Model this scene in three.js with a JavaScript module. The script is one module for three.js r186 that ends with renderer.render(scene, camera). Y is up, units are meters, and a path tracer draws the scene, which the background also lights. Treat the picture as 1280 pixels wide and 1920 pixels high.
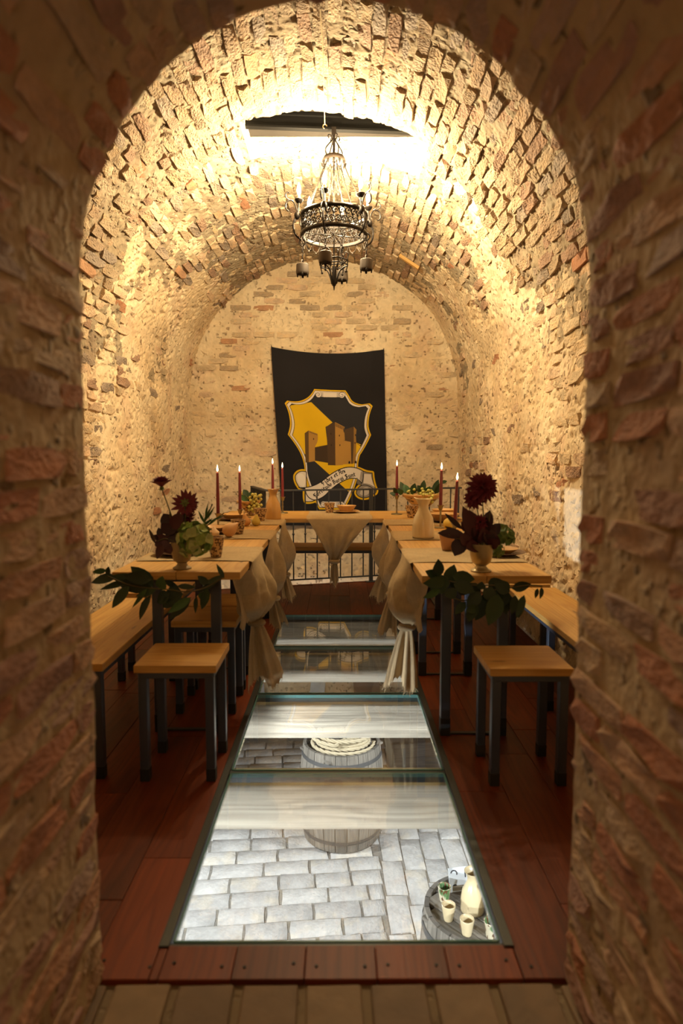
import * as THREE from 'three';
import { RoundedBoxGeometry } from 'three/addons/geometries/RoundedBoxGeometry.js';
import { ImprovedNoise } from 'three/addons/math/ImprovedNoise.js';
import { mergeGeometries, mergeVertices, toCreasedNormals } from 'three/addons/utils/BufferGeometryUtils.js';

// ------------------------------------------------------------------ camera, exposure, lights of the place
const scene = new THREE.Scene();
scene.background = new THREE.Color(0x000000);
const FPX = 1230, CAM_H = 1.24, PITCH = Math.atan(105 / FPX), YAW = 4 / FPX;      // read from the floor's vanishing point
const camera = new THREE.PerspectiveCamera(2 * Math.atan(960 / FPX) * 180 / Math.PI, 1280 / 1920, 0.05, 60);
camera.position.set(0, CAM_H, 0);
camera.rotation.order = 'YXZ';
camera.rotation.set(-PITCH, -YAW, 0);
camera.focus = 5.2;
camera.userData.fStop = 2.0;
scene.add(camera);
const renderer = new THREE.WebGLRenderer({ antialias: true });
renderer.toneMapping = THREE.LinearToneMapping;
renderer.toneMappingExposure = 1.32;
renderer.shadowMap.enabled = true;
renderer.shadowMap.type = THREE.PCFSoftShadowMap;
const WARM = new THREE.Color().setRGB(1.0, 0.80, 0.47);       // candle bulbs of the chandelier
const CANDLE = new THREE.Color().setRGB(1.0, 0.62, 0.26);
const COOL = new THREE.Color().setRGB(0.93, 0.95, 1.0);       // the lamps of the cellar under the glass
const BULB_I = 2.6, CANDLE_I = 0.035, CORRIDOR_FILL_I = 1.5;

// ------------------------------------------------------------------ helpers
let seedState = 20231;
function rnd() { seedState |= 0; seedState = seedState + 0x6D2B79F5 | 0; let t = Math.imul(seedState ^ seedState >>> 15, 1 | seedState); t = t + Math.imul(t ^ t >>> 7, 61 | t) ^ t; return ((t ^ t >>> 14) >>> 0) / 4294967296; }
const rr = (a, b) => a + (b - a) * rnd();
const pick = (a) => a[Math.floor(rnd() * a.length)];
const perlin = new ImprovedNoise();
const n3 = (x, y, z) => perlin.noise(x + 37.3, y + 11.7, z + 5.1);
function fbm(x, y, z, oct = 4) { let s = 0, a = 0.5; for (let i = 0; i < oct; i++) { s += a * n3(x, y, z); x *= 2.03; y *= 2.03; z *= 2.03; a *= 0.5; } return s; }
const clamp = (x, a = 0, b = 1) => Math.min(b, Math.max(a, x));
const lerp = (a, b, t) => a + (b - a) * t;
const smooth = (a, b, x) => { const t = clamp((x - a) / (b - a)); return t * t * (3 - 2 * t); };
const V = (x, y, d) => new THREE.Vector3(x, y, -d);          // d: metres in front of the camera's foot
// a pixel of the photograph as a point on the upright plane at distance d
const fw = new THREE.Vector3(Math.sin(YAW) * Math.cos(PITCH), -Math.sin(PITCH), -Math.cos(YAW) * Math.cos(PITCH));
const rt = new THREE.Vector3(Math.cos(YAW), 0, Math.sin(YAW));
const up = new THREE.Vector3().crossVectors(rt, fw);
function pix(px, py, d) { const r = fw.clone().multiplyScalar(FPX).addScaledVector(rt, px - 640).addScaledVector(up, 960 - py); return r.multiplyScalar(d / -r.z).add(new THREE.Vector3(0, CAM_H, 0)); }

const used = new Map();
function numbered(name) { const n = used.get(name) ?? 0; used.set(name, n + 1); return n ? `${name}_${String(n).padStart(3, '0')}` : name; }
function thing(name, label, category, pos = [0, 0, 0], turn = 0, group) {
  const o = new THREE.Group(); o.name = numbered(name); o.position.set(pos[0], pos[1], -pos[2]); o.rotation.y = turn;
  o.userData = { label, category }; if (group) o.userData.group = group; scene.add(o); return o;
}
function struct(name, label, category) { const o = new THREE.Group(); o.name = numbered(name); o.userData = { label, category, kind: 'structure' }; scene.add(o); return o; }
function part(name, geo, mat, parent, label) { const m = new THREE.Mesh(geo, mat); m.name = name; m.castShadow = m.receiveShadow = true; if (label) m.userData.label = label; parent.add(m); return m; }
function copyOf(root, label, pos, turn = 0) { const r = root.clone(); r.name = numbered(root.name.replace(/_\d{3}$/, '')); r.userData = { ...root.userData, label }; r.position.set(pos[0], pos[1], -pos[2]); r.rotation.y = turn; scene.add(r); return r; }
const merge = (list) => mergeGeometries(list.map((g) => { const q = g.index ? g.toNonIndexed() : g; for (const k of Object.keys(q.attributes)) if (!['position', 'normal', 'uv'].includes(k)) q.deleteAttribute(k); return q; }));

// uv in metres, u along the grain axis
function metreUV(geo, grain = 'x', off = [0, 0]) {
  const g = geo.index ? geo.toNonIndexed() : geo, p = g.attributes.position, n = g.attributes.normal, uv = new Float32Array(p.count * 2);
  const gi = { x: 0, y: 1, z: 2 }[grain];
  for (let i = 0; i < p.count; i++) {
    const P = [p.getX(i), p.getY(i), p.getZ(i)], t = Math.floor(i / 3) * 3;
    const N = [0, 1, 2].map((k) => Math.abs(n.getComponent(t, k) + n.getComponent(t + 1, k) + n.getComponent(t + 2, k)));
    const dom = N.indexOf(Math.max(...N)), rest = [0, 1, 2].filter((k) => k !== dom);
    let u, v; if (dom === gi) { u = P[rest[0]] * 0.25; v = P[rest[1]]; } else { u = P[gi]; v = P[rest.find((k) => k !== gi)]; }
    uv[2 * i] = u + off[0]; uv[2 * i + 1] = v + off[1];
  }
  g.setAttribute('uv', new THREE.BufferAttribute(uv, 2)); return g;
}
function box(w, h, d, x, y, z, grain = 'x', r = 0.003) {     // centred at x, z(distance); y is the bottom
  const g = r ? new RoundedBoxGeometry(w, h, d, 1, Math.min(r, w / 2.2, h / 2.2, d / 2.2)) : new THREE.BoxGeometry(w, h, d);
  const q = metreUV(g, grain, [rr(0, 3), rr(0, 3)]); q.translate(x, y + h / 2, -z); return q;
}
function tube(pts, r, seg = 24, rad = 6, closed = false) { return new THREE.TubeGeometry(new THREE.CatmullRomCurve3(pts, closed), seg, r, rad, closed); }
function bar(a, b, r, rad = 6) { const d = b.clone().sub(a), g = new THREE.CylinderGeometry(r, r, d.length(), rad, 1); g.applyQuaternion(new THREE.Quaternion().setFromUnitVectors(new THREE.Vector3(0, 1, 0), d.normalize())); g.translate((a.x + b.x) / 2, (a.y + b.y) / 2, (a.z + b.z) / 2); return g; }
const lathe = (pts, seg = 28) => new THREE.LatheGeometry(pts.map(([r, y]) => new THREE.Vector2(Math.max(r, 0.0001), y)), seg);
// a grid surface f(u, v) -> Vector3
function surface(nu, nv, f, uvf) {
  const P = [], U = [], I = [];
  for (let j = 0; j <= nv; j++) for (let i = 0; i <= nu; i++) { const p = f(i / nu, j / nv); P.push(p.x, p.y, p.z); const t = uvf ? uvf(i / nu, j / nv) : [i / nu, j / nv]; U.push(t[0], t[1]); }
  for (let j = 0; j < nv; j++) for (let i = 0; i < nu; i++) { const a = j * (nu + 1) + i, b = a + 1, c = a + nu + 1, d = c + 1; I.push(a, b, d, a, d, c); }
  const g = new THREE.BufferGeometry(); g.setAttribute('position', new THREE.Float32BufferAttribute(P, 3)); g.setAttribute('uv', new THREE.Float32BufferAttribute(U, 2)); g.setIndex(I); g.computeVertexNormals(); return g;
}

// ------------------------------------------------------------------ textures (what the surfaces are made of)
function hash2(ix, iy, s) { let h = Math.imul(ix, 374761393) + Math.imul(iy, 668265263) + Math.imul(s, 1442695041) | 0; h = Math.imul(h ^ h >>> 13, 1274126177); return ((h ^ h >>> 16) >>> 0) / 4294967296; }
function tnoise(x, y, px, py, s) {           // tileable value noise
  const x0 = Math.floor(x), y0 = Math.floor(y), fx = x - x0, fy = y - y0, u = fx * fx * (3 - 2 * fx), v = fy * fy * (3 - 2 * fy);
  const a = ((x0 % px) + px) % px, b = (a + 1) % px, c = ((y0 % py) + py) % py, d = (c + 1) % py;
  return lerp(lerp(hash2(a, c, s), hash2(b, c, s), u), lerp(hash2(a, d, s), hash2(b, d, s), u), v);
}
function tfbm(u, v, px, py, oct, s) { let r = 0, a = 0.5, n = 0; for (let i = 0; i < oct; i++) { r += a * tnoise(u * px, v * py, px, py, s + i); n += a; px *= 2; py *= 2; a *= 0.5; } return r / n; }
const s8 = (l) => Math.round(255 * clamp(l <= 0.0031308 ? 12.92 * l : 1.055 * Math.pow(l, 1 / 2.4) - 0.055));
function tex(w, h, f, srgb, metres = [1, 1]) {
  const d = new Uint8Array(w * h * 4);
  for (let y = 0; y < h; y++) for (let x = 0; x < w; x++) { const c = f(x / w, y / h), i = (y * w + x) * 4; if (srgb) { d[i] = s8(c[0]); d[i + 1] = s8(c[1]); d[i + 2] = s8(c[2]); } else d[i] = d[i + 1] = d[i + 2] = Math.round(255 * clamp(c)); d[i + 3] = 255; }
  const t = new THREE.DataTexture(d, w, h, THREE.RGBAFormat); t.wrapS = t.wrapT = THREE.RepeatWrapping; t.magFilter = THREE.LinearFilter; t.minFilter = THREE.LinearMipmapLinearFilter; t.generateMipmaps = true;
  if (srgb) t.colorSpace = THREE.SRGBColorSpace; t.repeat.set(1 / metres[0], 1 / metres[1]); t.needsUpdate = true; return t;
}
const mixc = (a, b, t) => [lerp(a[0], b[0], t), lerp(a[1], b[1], t), lerp(a[2], b[2], t)];
const scl = (a, k) => [a[0] * k, a[1] * k, a[2] * k];
// lime wash and plaster over brick
const plasterMap = tex(1024, 1024, (u, v) => {
  const a = tfbm(u, v, 4, 4, 5, 3), b = tfbm(u, v, 9, 9, 4, 21), c = tfbm(u, v, 48, 48, 3, 33), e = tfbm(u, v, 64, 64, 2, 57);
  let k = mixc([0.66, 0.50, 0.31], [0.74, 0.60, 0.41], smooth(0.35, 0.65, a));
  k = mixc(k, [0.56, 0.36, 0.24], 0.38 * smooth(0.56, 0.72, b)); k = mixc(k, [0.48, 0.41, 0.32], 0.2 * smooth(0.6, 0.75, 1 - a));
  k = mixc(k, [0.20, 0.13, 0.075], 0.8 * smooth(0.70, 0.80, e) * smooth(0.4, 0.6, b));
  return scl(k, 0.84 + 0.3 * c);
}, true, [2, 2]);
const plasterBump = tex(1024, 1024, (u, v) => { const a = tfbm(u, v, 12, 12, 6, 3), e = tfbm(u, v, 64, 64, 2, 57), f = tfbm(u, v, 90, 90, 3, 71); return 0.3 + 0.3 * a + 0.4 * f - 0.6 * smooth(0.66, 0.80, e); }, false, [2, 2]);
const brickMap = tex(512, 512, (u, v) => { const a = tfbm(u, v, 3, 3, 5, 5), c = tfbm(u, v, 24, 24, 3, 8), d = tfbm(u, v, 7, 7, 3, 12); let k = scl([1, 1, 1], 0.62 + 0.45 * a + 0.2 * (c - 0.5)); k = mixc(k, [1.0, 0.93, 0.82], 0.65 * smooth(0.55, 0.72, d)); return k; }, true);
const brickBump = tex(512, 512, (u, v) => 0.45 * tfbm(u, v, 6, 6, 5, 15) + 0.55 * tfbm(u, v, 36, 36, 3, 18), false);
const grainF = (s, rings, knotty) => (u, v) => {
  const w = tfbm(u, v, 2, 5, 3, s), f = tfbm(u, v, 3, 90, 3, s + 9), q = tfbm(u, v, 4, 26, 3, s + 4);
  const ring = 0.5 + 0.5 * Math.sin((v * rings + w * knotty) * Math.PI * 2);
  return { ring, f, q, w };
};
const pineG = grainF(41, 14, 5);
const pineMap = tex(1024, 512, (u, v) => { const { ring, f, q } = pineG(u, v); let k = mixc([0.62, 0.40, 0.17], [0.48, 0.265, 0.085], 0.55 * Math.pow(ring, 3) + 0.3 * q); const kn = tfbm(u, v, 8, 10, 1, 77); k = mixc(k, [0.16, 0.075, 0.025], 0.75 * smooth(0.955, 0.985, kn)); return scl(k, 0.85 + 0.3 * f); }, true, [1.6, 0.5]);
const pineBump = tex(512, 512, (u, v) => { const { f, q } = pineG(u, v); return 0.6 * f + 0.4 * q; }, false, [1.6, 0.5]);
const floorG = grainF(61, 9, 6);
const floorMap = tex(1024, 512, (u, v) => { const { ring, f, q, w } = floorG(u, v); let k = mixc([0.205, 0.066, 0.017], [0.115, 0.032, 0.008], 0.5 * Math.pow(ring, 2) + 0.5 * q); k = mixc(k, [0.06, 0.018, 0.006], 0.6 * smooth(0.6, 0.8, w)); return scl(k, 0.8 + 0.4 * f); }, true, [1.4, 0.5]);
const greyG = grainF(81, 10, 4);
const greyWoodMap = tex(1024, 512, (u, v) => { const { ring, f, q } = greyG(u, v); return scl(mixc([0.52, 0.46, 0.36], [0.30, 0.26, 0.20], 0.5 * ring * ring + 0.5 * q), 0.8 + 0.4 * f); }, true, [1.3, 0.5]);
const burlapMap = tex(512, 512, (u, v) => { const a = tfbm(u, v, 4, 4, 3, 91), x = tnoise(u * 160, v * 20, 160, 20, 5), y = tnoise(u * 20, v * 160, 20, 160, 6), w = 0.5 + 0.25 * Math.sin(u * 160 * Math.PI * 2) + 0.25 * Math.sin(v * 160 * Math.PI * 2); return scl([0.47, 0.345, 0.19], 0.5 + 0.3 * a + 0.22 * (x + y) / 2 + 0.34 * w); }, true, [0.4, 0.4]);
const burlapBump = tex(512, 512, (u, v) => 0.5 + 0.25 * Math.sin(u * 160 * Math.PI * 2) + 0.25 * Math.sin(v * 160 * Math.PI * 2), false, [0.4, 0.4]);
const stoneMap = tex(512, 512, (u, v) => { const a = tfbm(u, v, 4, 4, 5, 101), c = tfbm(u, v, 30, 30, 3, 104), w = tfbm(u, v, 6, 6, 3, 109); return scl(mixc([0.45, 0.43, 0.40], [0.50, 0.455, 0.385], smooth(0.5, 0.75, w)), 0.68 + 0.5 * a + 0.25 * (c - 0.5)); }, true, [0.7, 0.7]);
const stoneBump = tex(512, 512, (u, v) => 0.6 * tfbm(u, v, 8, 8, 5, 101) + 0.4 * tfbm(u, v, 40, 40, 3, 104), false, [0.7, 0.7]);
const speckMap = tex(256, 256, (u, v) => { const a = tfbm(u, v, 12, 12, 2, 131), b = tfbm(u, v, 5, 5, 3, 133); return mixc(mixc([0.62, 0.42, 0.2], [0.5, 0.3, 0.12], b), [0.10, 0.035, 0.015], smooth(0.52, 0.58, a)); }, true, [0.33, 0.2]);
const greenSpeckMap = tex(256, 256, (u, v) => { const a = tfbm(u, v, 9, 9, 2, 141), b = tfbm(u, v, 5, 5, 3, 143); let k = mixc([0.68, 0.6, 0.42], [0.10, 0.22, 0.08], smooth(0.5, 0.62, b)); return mixc(k, [0.13, 0.05, 0.02], smooth(0.6, 0.66, a)); }, true, [0.5, 1]);

// ------------------------------------------------------------------ materials
const std = (o) => new THREE.MeshStandardMaterial({ side: THREE.DoubleSide, ...o });
const phy = (o) => new THREE.MeshPhysicalMaterial({ side: THREE.DoubleSide, ...o });
const lin = (r, g, b) => new THREE.Color().setRGB(r, g, b);
const M = {
  plaster: std({ color: lin(0.94, 0.94, 0.94), map: plasterMap, bumpMap: plasterBump, bumpScale: 0.012, roughness: 0.95 }),
  dimmedVaultMortar: std({ color: lin(0.44, 0.44, 0.44), map: plasterMap, bumpMap: plasterBump, bumpScale: 0.016, roughness: 0.97 }),  // bare mortar, darkened in colour to dim the brightly lit crown
  dimmedVaultBrick: [[0.40, 0.295, 0.19], [0.37, 0.265, 0.165], [0.41, 0.285, 0.185], [0.48, 0.365, 0.245], [0.36, 0.255, 0.17], [0.37, 0.235, 0.16], [0.33, 0.26, 0.205]].map((c) => std({ color: lin(...c), map: brickMap, bumpMap: brickBump, bumpScale: 0.018, roughness: 0.95 })),  // bare brick, tones lowered so the crown looks less strongly lit
  paleBrick: [[0.66, 0.51, 0.34], [0.60, 0.46, 0.30], [0.66, 0.48, 0.33]].map((c) => std({ color: lin(...c), map: brickMap, bumpMap: brickBump, bumpScale: 0.010, roughness: 0.95 })),
  redBrick: [[0.46, 0.22, 0.12], [0.50, 0.28, 0.16]].map((c) => std({ color: lin(...c), map: brickMap, bumpMap: brickBump, bumpScale: 0.008, roughness: 0.95 })),
  passBrick: [[0.42, 0.185, 0.11], [0.46, 0.25, 0.155], [0.50, 0.32, 0.21], [0.38, 0.215, 0.165], [0.50, 0.36, 0.24], [0.46, 0.21, 0.12], [0.40, 0.27, 0.21]].map((c) => std({ color: lin(...c), map: brickMap, bumpMap: brickBump, bumpScale: 0.010, roughness: 0.92 })),
  mortar: std({ color: lin(0.60, 0.56, 0.50), map: plasterMap, bumpMap: plasterBump, bumpScale: 0.014, roughness: 0.96 }),
  whitewash: std({ color: lin(0.80, 0.74, 0.62), bumpMap: plasterBump, bumpScale: 0.008, roughness: 0.95 }),
  tile: [[0.21, 0.135, 0.075], [0.18, 0.115, 0.066], [0.23, 0.15, 0.082]].map((c) => std({ color: lin(...c), map: brickMap, bumpMap: brickBump, bumpScale: 0.004, roughness: 0.75 })),
  tileJoint: std({ color: lin(0.19, 0.135, 0.08), bumpMap: plasterBump, bumpScale: 0.006, roughness: 0.95 }),
  pine: std({ color: lin(0.86, 0.76, 0.48), map: pineMap, bumpMap: pineBump, bumpScale: 0.0015, roughness: 0.5 }),
  floor: [1, 0.8, 1.18, 0.92].map((k) => phy({ specularIntensity: 0.55, color: lin(0.80 * k, 0.43 * k, 0.20 * k), map: floorMap, bumpMap: pineBump, bumpScale: 0.0005, roughness: 0.5 })),
  nail: std({ color: lin(0.02, 0.015, 0.012), roughness: 0.6, metalness: 0.5 }),
  beamWood: std({ map: greyWoodMap, bumpMap: pineBump, bumpScale: 0.004, roughness: 0.8 }),
  steel: std({ color: lin(0.070, 0.090, 0.135), roughness: 0.32, metalness: 0.5 }),
  frameSteel: std({ color: lin(0.05, 0.052, 0.05), roughness: 0.45, metalness: 0.6 }),
  footShade: std({ color: lin(0.012, 0.012, 0.013), roughness: 0.8 }),  // near-black tone painted in for the shade at the leg feet
  iron: std({ color: lin(0.020, 0.014, 0.011), roughness: 0.5, metalness: 0.6 }),
  ironPlate: std({ color: lin(0.075, 0.056, 0.043), roughness: 0.6, metalness: 0.5 }),
  railIron: std({ color: lin(0.055, 0.058, 0.066), roughness: 0.5, metalness: 0.4 }),
  blackBeam: phy({ color: lin(0.004, 0.0034, 0.003), roughness: 0.6, specularIntensity: 0.35 }),
  lid: std({ color: lin(0.022, 0.016, 0.012), roughness: 0.9 }),
  bulb: std({ color: lin(1, 0.9, 0.7), emissive: lin(1, 0.85, 0.55), emissiveIntensity: 14 }),
  sleeve: std({ color: lin(0.5, 0.4, 0.28), roughness: 0.6 }),
  wax: phy({ color: lin(0.16, 0.012, 0.018), roughness: 0.45, clearcoat: 0.3, clearcoatRoughness: 0.4 }),
  wick: std({ color: lin(0.02, 0.015, 0.01), roughness: 0.9 }),
  flame: std({ color: lin(1, 0.7, 0.3), emissive: lin(1, 0.72, 0.36), emissiveIntensity: 9 }),
  brass: std({ color: lin(0.30, 0.25, 0.15), roughness: 0.38, metalness: 0.9 }),
  pewter: std({ color: lin(0.42, 0.35, 0.22), roughness: 0.36, metalness: 0.85 }),
  stoneware: std({ color: lin(0.30, 0.22, 0.11), roughness: 0.55 }),
  ochre: phy({ color: lin(0.58, 0.31, 0.085), roughness: 0.3, clearcoat: 0.7, clearcoatRoughness: 0.15 }),
  cream: phy({ color: lin(0.74, 0.60, 0.36), roughness: 0.3, clearcoat: 0.7, clearcoatRoughness: 0.15 }),
  speckle: phy({ map: speckMap, roughness: 0.4, clearcoat: 0.4, clearcoatRoughness: 0.2 }),
  greenSpeckle: phy({ map: greenSpeckMap, roughness: 0.4, clearcoat: 0.4, clearcoatRoughness: 0.2 }),
  clay: phy({ color: lin(0.45, 0.21, 0.085), roughness: 0.45, clearcoat: 0.3 }),
  inside: std({ color: lin(0.26, 0.115, 0.05), roughness: 0.6 }),
  plate: phy({ color: lin(0.52, 0.29, 0.10), roughness: 0.4, clearcoat: 0.4, clearcoatRoughness: 0.2 }),
  darkPlate: std({ color: lin(0.13, 0.06, 0.028), roughness: 0.5 }),
  burlap: std({ color: lin(1, 1, 1), map: burlapMap, bumpMap: burlapBump, bumpScale: 0.002, roughness: 1 }),
  twine: std({ color: lin(0.50, 0.38, 0.22), roughness: 1 }),
  leaf: [[0.012, 0.030, 0.010], [0.018, 0.045, 0.013], [0.032, 0.085, 0.02], [0.05, 0.12, 0.035]].map((c) => std({ color: lin(...c), roughness: 0.62 })),
  stem: std({ color: lin(0.10, 0.08, 0.03), roughness: 0.8 }),
  greenStem: std({ color: lin(0.06, 0.07, 0.02), roughness: 0.7 }),
  redLeaf: [[0.036, 0.007, 0.012], [0.060, 0.010, 0.016], [0.026, 0.006, 0.010]].map((c) => std({ color: lin(...c), roughness: 0.55 })),
  dahlia: std({ color: lin(0.13, 0.008, 0.020), roughness: 0.7 }),
  dahliaPurple: std({ color: lin(0.14, 0.012, 0.035), roughness: 0.7 }),
  calyx: std({ color: lin(0.11, 0.13, 0.03), roughness: 0.7 }),
  hydrangea: [[0.30, 0.38, 0.09], [0.42, 0.45, 0.18], [0.20, 0.32, 0.06], [0.34, 0.38, 0.14]].map((c) => std({ color: lin(...c), roughness: 0.7 })),
  hydrangeaDark: [[0.10, 0.17, 0.035], [0.14, 0.20, 0.05]].map((c) => std({ color: lin(...c), roughness: 0.7 })),
  grape: phy({ color: lin(0.50, 0.44, 0.10), roughness: 0.3, transmission: 0.15, thickness: 0.01 }),
  pear: std({ color: lin(0.55, 0.42, 0.08), roughness: 0.5 }),
  pearRed: std({ color: lin(0.52, 0.26, 0.08), roughness: 0.5 }),
  onion: std({ color: lin(0.60, 0.34, 0.15), roughness: 0.4 }),
  garlic: std({ color: lin(0.66, 0.47, 0.28), roughness: 0.55 }),
  quince: std({ color: lin(0.62, 0.42, 0.07), roughness: 0.5 }),
  glass: phy({ color: lin(0.96, 0.99, 0.98), roughness: 0.0, transmission: 1, thickness: 0, ior: 1.5 }),
  glassEdge: phy({ color: lin(0.09, 0.21, 0.20), roughness: 0.15, clearcoat: 0.6 }),
  stone: [1, 0.88, 1.1, 0.96].map((k) => std({ color: lin(k, k, k), map: stoneMap, bumpMap: stoneBump, bumpScale: 0.012, roughness: 0.9 })),
  stoneJoint: std({ color: lin(0.46, 0.44, 0.40), map: stoneMap, bumpMap: stoneBump, bumpScale: 0.02, roughness: 1 }),
  barrel: [1, 0.82, 1.12].map((k) => std({ color: lin(0.50 * k, 0.50 * k, 0.52 * k), map: greyWoodMap, bumpMap: pineBump, bumpScale: 0.004, roughness: 0.85 })),
  hoop: std({ color: lin(0.13, 0.125, 0.12), roughness: 0.6, metalness: 0.6 }),
  rope: std({ color: lin(0.56, 0.47, 0.31), roughness: 1 }),
  darkWood: std({ color: lin(0.34, 0.28, 0.24), map: greyWoodMap, roughness: 0.8 }),
};

// ------------------------------------------------------------------ the shape of the room: a barrel vault
const XC = -0.16, R = 1.49, YC = 1.89, FRONT = 1.46, BACK = 7.45, ARC = Math.PI * R / 2;
function profile(s) {        // s: metres along the section, 0 at the crown
  if (Math.abs(s) <= ARC) { const a = s / R; return { x: XC + R * Math.sin(a), y: YC + R * Math.cos(a), nx: -Math.sin(a), ny: -Math.cos(a) }; }
  const k = Math.sign(s); return { x: XC + k * R, y: YC - (Math.abs(s) - ARC), nx: -k, ny: 0 };
}
// how much brick shows through the wash at a place
function bare(s, d) {
  const near = 1 - smooth(3.9, 4.7, d), a = Math.abs(s), crown = 1 - smooth(1.9, 2.9, a);
  const patch = smooth(0.0, 0.16, fbm(s * 1.1 + 9, d * 1.1, 3.3, 3));
  return clamp(crown * near + (1 - near) * 0.62 * (1 - smooth(0.9, 1.7, a)) + 0.55 * patch * (1 - 0.45 * smooth(2.9, 3.6, a)) + 0.04);
}
function relief(s, d) {
  const b = bare(s, d), c = 0.055 * fbm(s * 0.9, d * 0.9, 1.7, 2), m = lerp(0.015, 0.012, b) * fbm(s * 5, d * 5, 7.1, 3), f = lerp(0.007, 0.012, b) * fbm(s * 24, d * 24, 3.1, 3);
  const pit = -0.014 * smooth(0.24, 0.42, n3(s * 27, d * 11, 9.4)) * smooth(-0.15, 0.2, n3(s * 2.6, d * 2.6, 1.2)) - 0.012 * smooth(0.3, 0.45, n3(s * 34, d * 34, 4.4));
  return c + m + f + pit - 0.010 * b;
}
const wallPoint = (s, d, h) => { const q = profile(s); return V(q.x + q.nx * h, q.y + q.ny * h, d); };
function gridLines(a, b, step, extra = []) { const cuts = [a, ...extra.filter((e) => e > a && e < b).sort((x, y) => x - y), b], out = [a]; for (let i = 1; i < cuts.length; i++) { const n = Math.max(1, Math.round((cuts[i] - cuts[i - 1]) / step)); for (let k = 1; k <= n; k++) out.push(lerp(cuts[i - 1], cuts[i], k / n)); } return out; }
function shell(ss, ds, skip) {
  const P = [], U = [], I = [], nd = ds.length;
  for (const s of ss) for (const d of ds) { const p = wallPoint(s, d, relief(s, d)); P.push(p.x, p.y, p.z); U.push(d, s); }
  for (let i = 0; i < ss.length - 1; i++) for (let j = 0; j < nd - 1; j++) { if (skip && skip((ss[i] + ss[i + 1]) / 2, (ds[j] + ds[j + 1]) / 2)) continue; const a = i * nd + j, b = a + 1, c = a + nd, e = c + 1; I.push(a, c, e, a, e, b); }
  const g = new THREE.BufferGeometry(); g.setAttribute('position', new THREE.Float32BufferAttribute(P, 3)); g.setAttribute('uv', new THREE.Float32BufferAttribute(U, 2)); g.setIndex(I); g.computeVertexNormals(); return g;
}
const HOLE = { x0: -0.62, x1: 0.56, d0: 4.33, d1: 4.83 };
const sAt = (x) => R * Math.asin((x - XC) / R), HS0 = sAt(HOLE.x0), HS1 = sAt(HOLE.x1);
const dLines = [...gridLines(FRONT, 3.0, 0.05), ...gridLines(3.0, BACK, 0.0125, [HOLE.d0, HOLE.d1]).slice(1)];
const ceiling = struct('ceiling', 'rough lime-washed brick barrel vault over the dining tables', 'vault');
{ // plaster where the wash still covers the bricks, brown mortar where they stand bare, darkened to dim the lit crown
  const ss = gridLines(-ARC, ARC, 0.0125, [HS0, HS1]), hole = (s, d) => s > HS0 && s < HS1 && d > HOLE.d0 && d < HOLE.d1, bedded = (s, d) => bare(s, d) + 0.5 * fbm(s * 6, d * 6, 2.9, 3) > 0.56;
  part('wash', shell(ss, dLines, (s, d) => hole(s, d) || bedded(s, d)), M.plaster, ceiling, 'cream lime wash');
  part('mortar', shell(ss, dLines, (s, d) => hole(s, d) || !bedded(s, d)), M.dimmedVaultMortar, ceiling, 'brown mortar between bare bricks, darkened to dim the lit crown');
}
{ // the back of the vault, so that it has thickness
  const N = 40, f = (u, v) => { const a = lerp(-Math.PI / 2, Math.PI / 2, u), r = R + 0.22; return V(XC + r * Math.sin(a), YC + r * Math.cos(a), lerp(FRONT, BACK, v)); };
  const g = surface(N, 20, f), idx = [...g.index.array], keep = [], p = g.attributes.position;
  for (let i = 0; i < idx.length; i += 3) { const cx = (p.getX(idx[i]) + p.getX(idx[i + 1]) + p.getX(idx[i + 2])) / 3, cz = -(p.getZ(idx[i]) + p.getZ(idx[i + 1]) + p.getZ(idx[i + 2])) / 3, cy = p.getY(idx[i]); if (!(cy > 3 && cx > -0.9 && cx < 0.85 && cz > 3.95 && cz < 5.2)) keep.push(idx[i], idx[i + 1], idx[i + 2]); }
  g.setIndex(keep); part('vault_back', g, M.mortar, ceiling);
}
const wallLeft = struct('wall_left', 'rough plastered brick side wall behind the left benches', 'wall');
part('wall_surface', shell(gridLines(-ARC - YC - 0.1, -ARC, 0.0135), dLines), M.plaster, wallLeft);
part('wall_core', box(0.3, 2.3, 6.3, XC - R - 0.21, -0.3, 4.5, 'z', 0), M.mortar, wallLeft);
const wallRight = struct('wall_right', 'rough plastered brick side wall behind the right benches', 'wall');
part('wall_surface', shell(gridLines(ARC, ARC + YC + 0.1, 0.0135), dLines), M.plaster, wallRight);
part('wall_core', box(0.3, 2.3, 6.3, XC + R + 0.21, -0.3, 4.5, 'z', 0), M.mortar, wallRight);

// back wall, down past the stairwell to the cellar
const backRelief = (x, y) => 0.03 * fbm(x * 1.3, y * 1.3, 4.4, 2) + 0.016 * fbm(x * 6, y * 6, 2.2, 3) + 0.009 * fbm(x * 24, y * 24, 8.8, 2) - 0.016 * smooth(0.25, 0.45, n3(x * 15, y * 15, 6.1)) * smooth(-0.1, 0.3, n3(x * 3, y * 3, 1.9)) - 0.010 * smooth(2.25, 2.7, y);
const wallBack = struct('wall_back', 'patchy plastered end wall behind the black banner', 'wall');
{
  const g = surface(250, 290, (u, v) => { const x = lerp(XC - R - 0.15, XC + R + 0.15, u), y = lerp(-0.5, 3.55, v); return V(x, y, BACK - 0.03 - backRelief(x, y)); }, (u, v) => [lerp(0, 3.28, u) + 0.37, lerp(0, 4.05, v) + 0.2]);
  part('wall_surface', g, M.plaster, wallBack);
  part('wall_core', box(5.2, 6.3, 0.3, XC, -2.4, BACK + 0.2, 'x', 0), M.mortar, wallBack);
}
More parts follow.
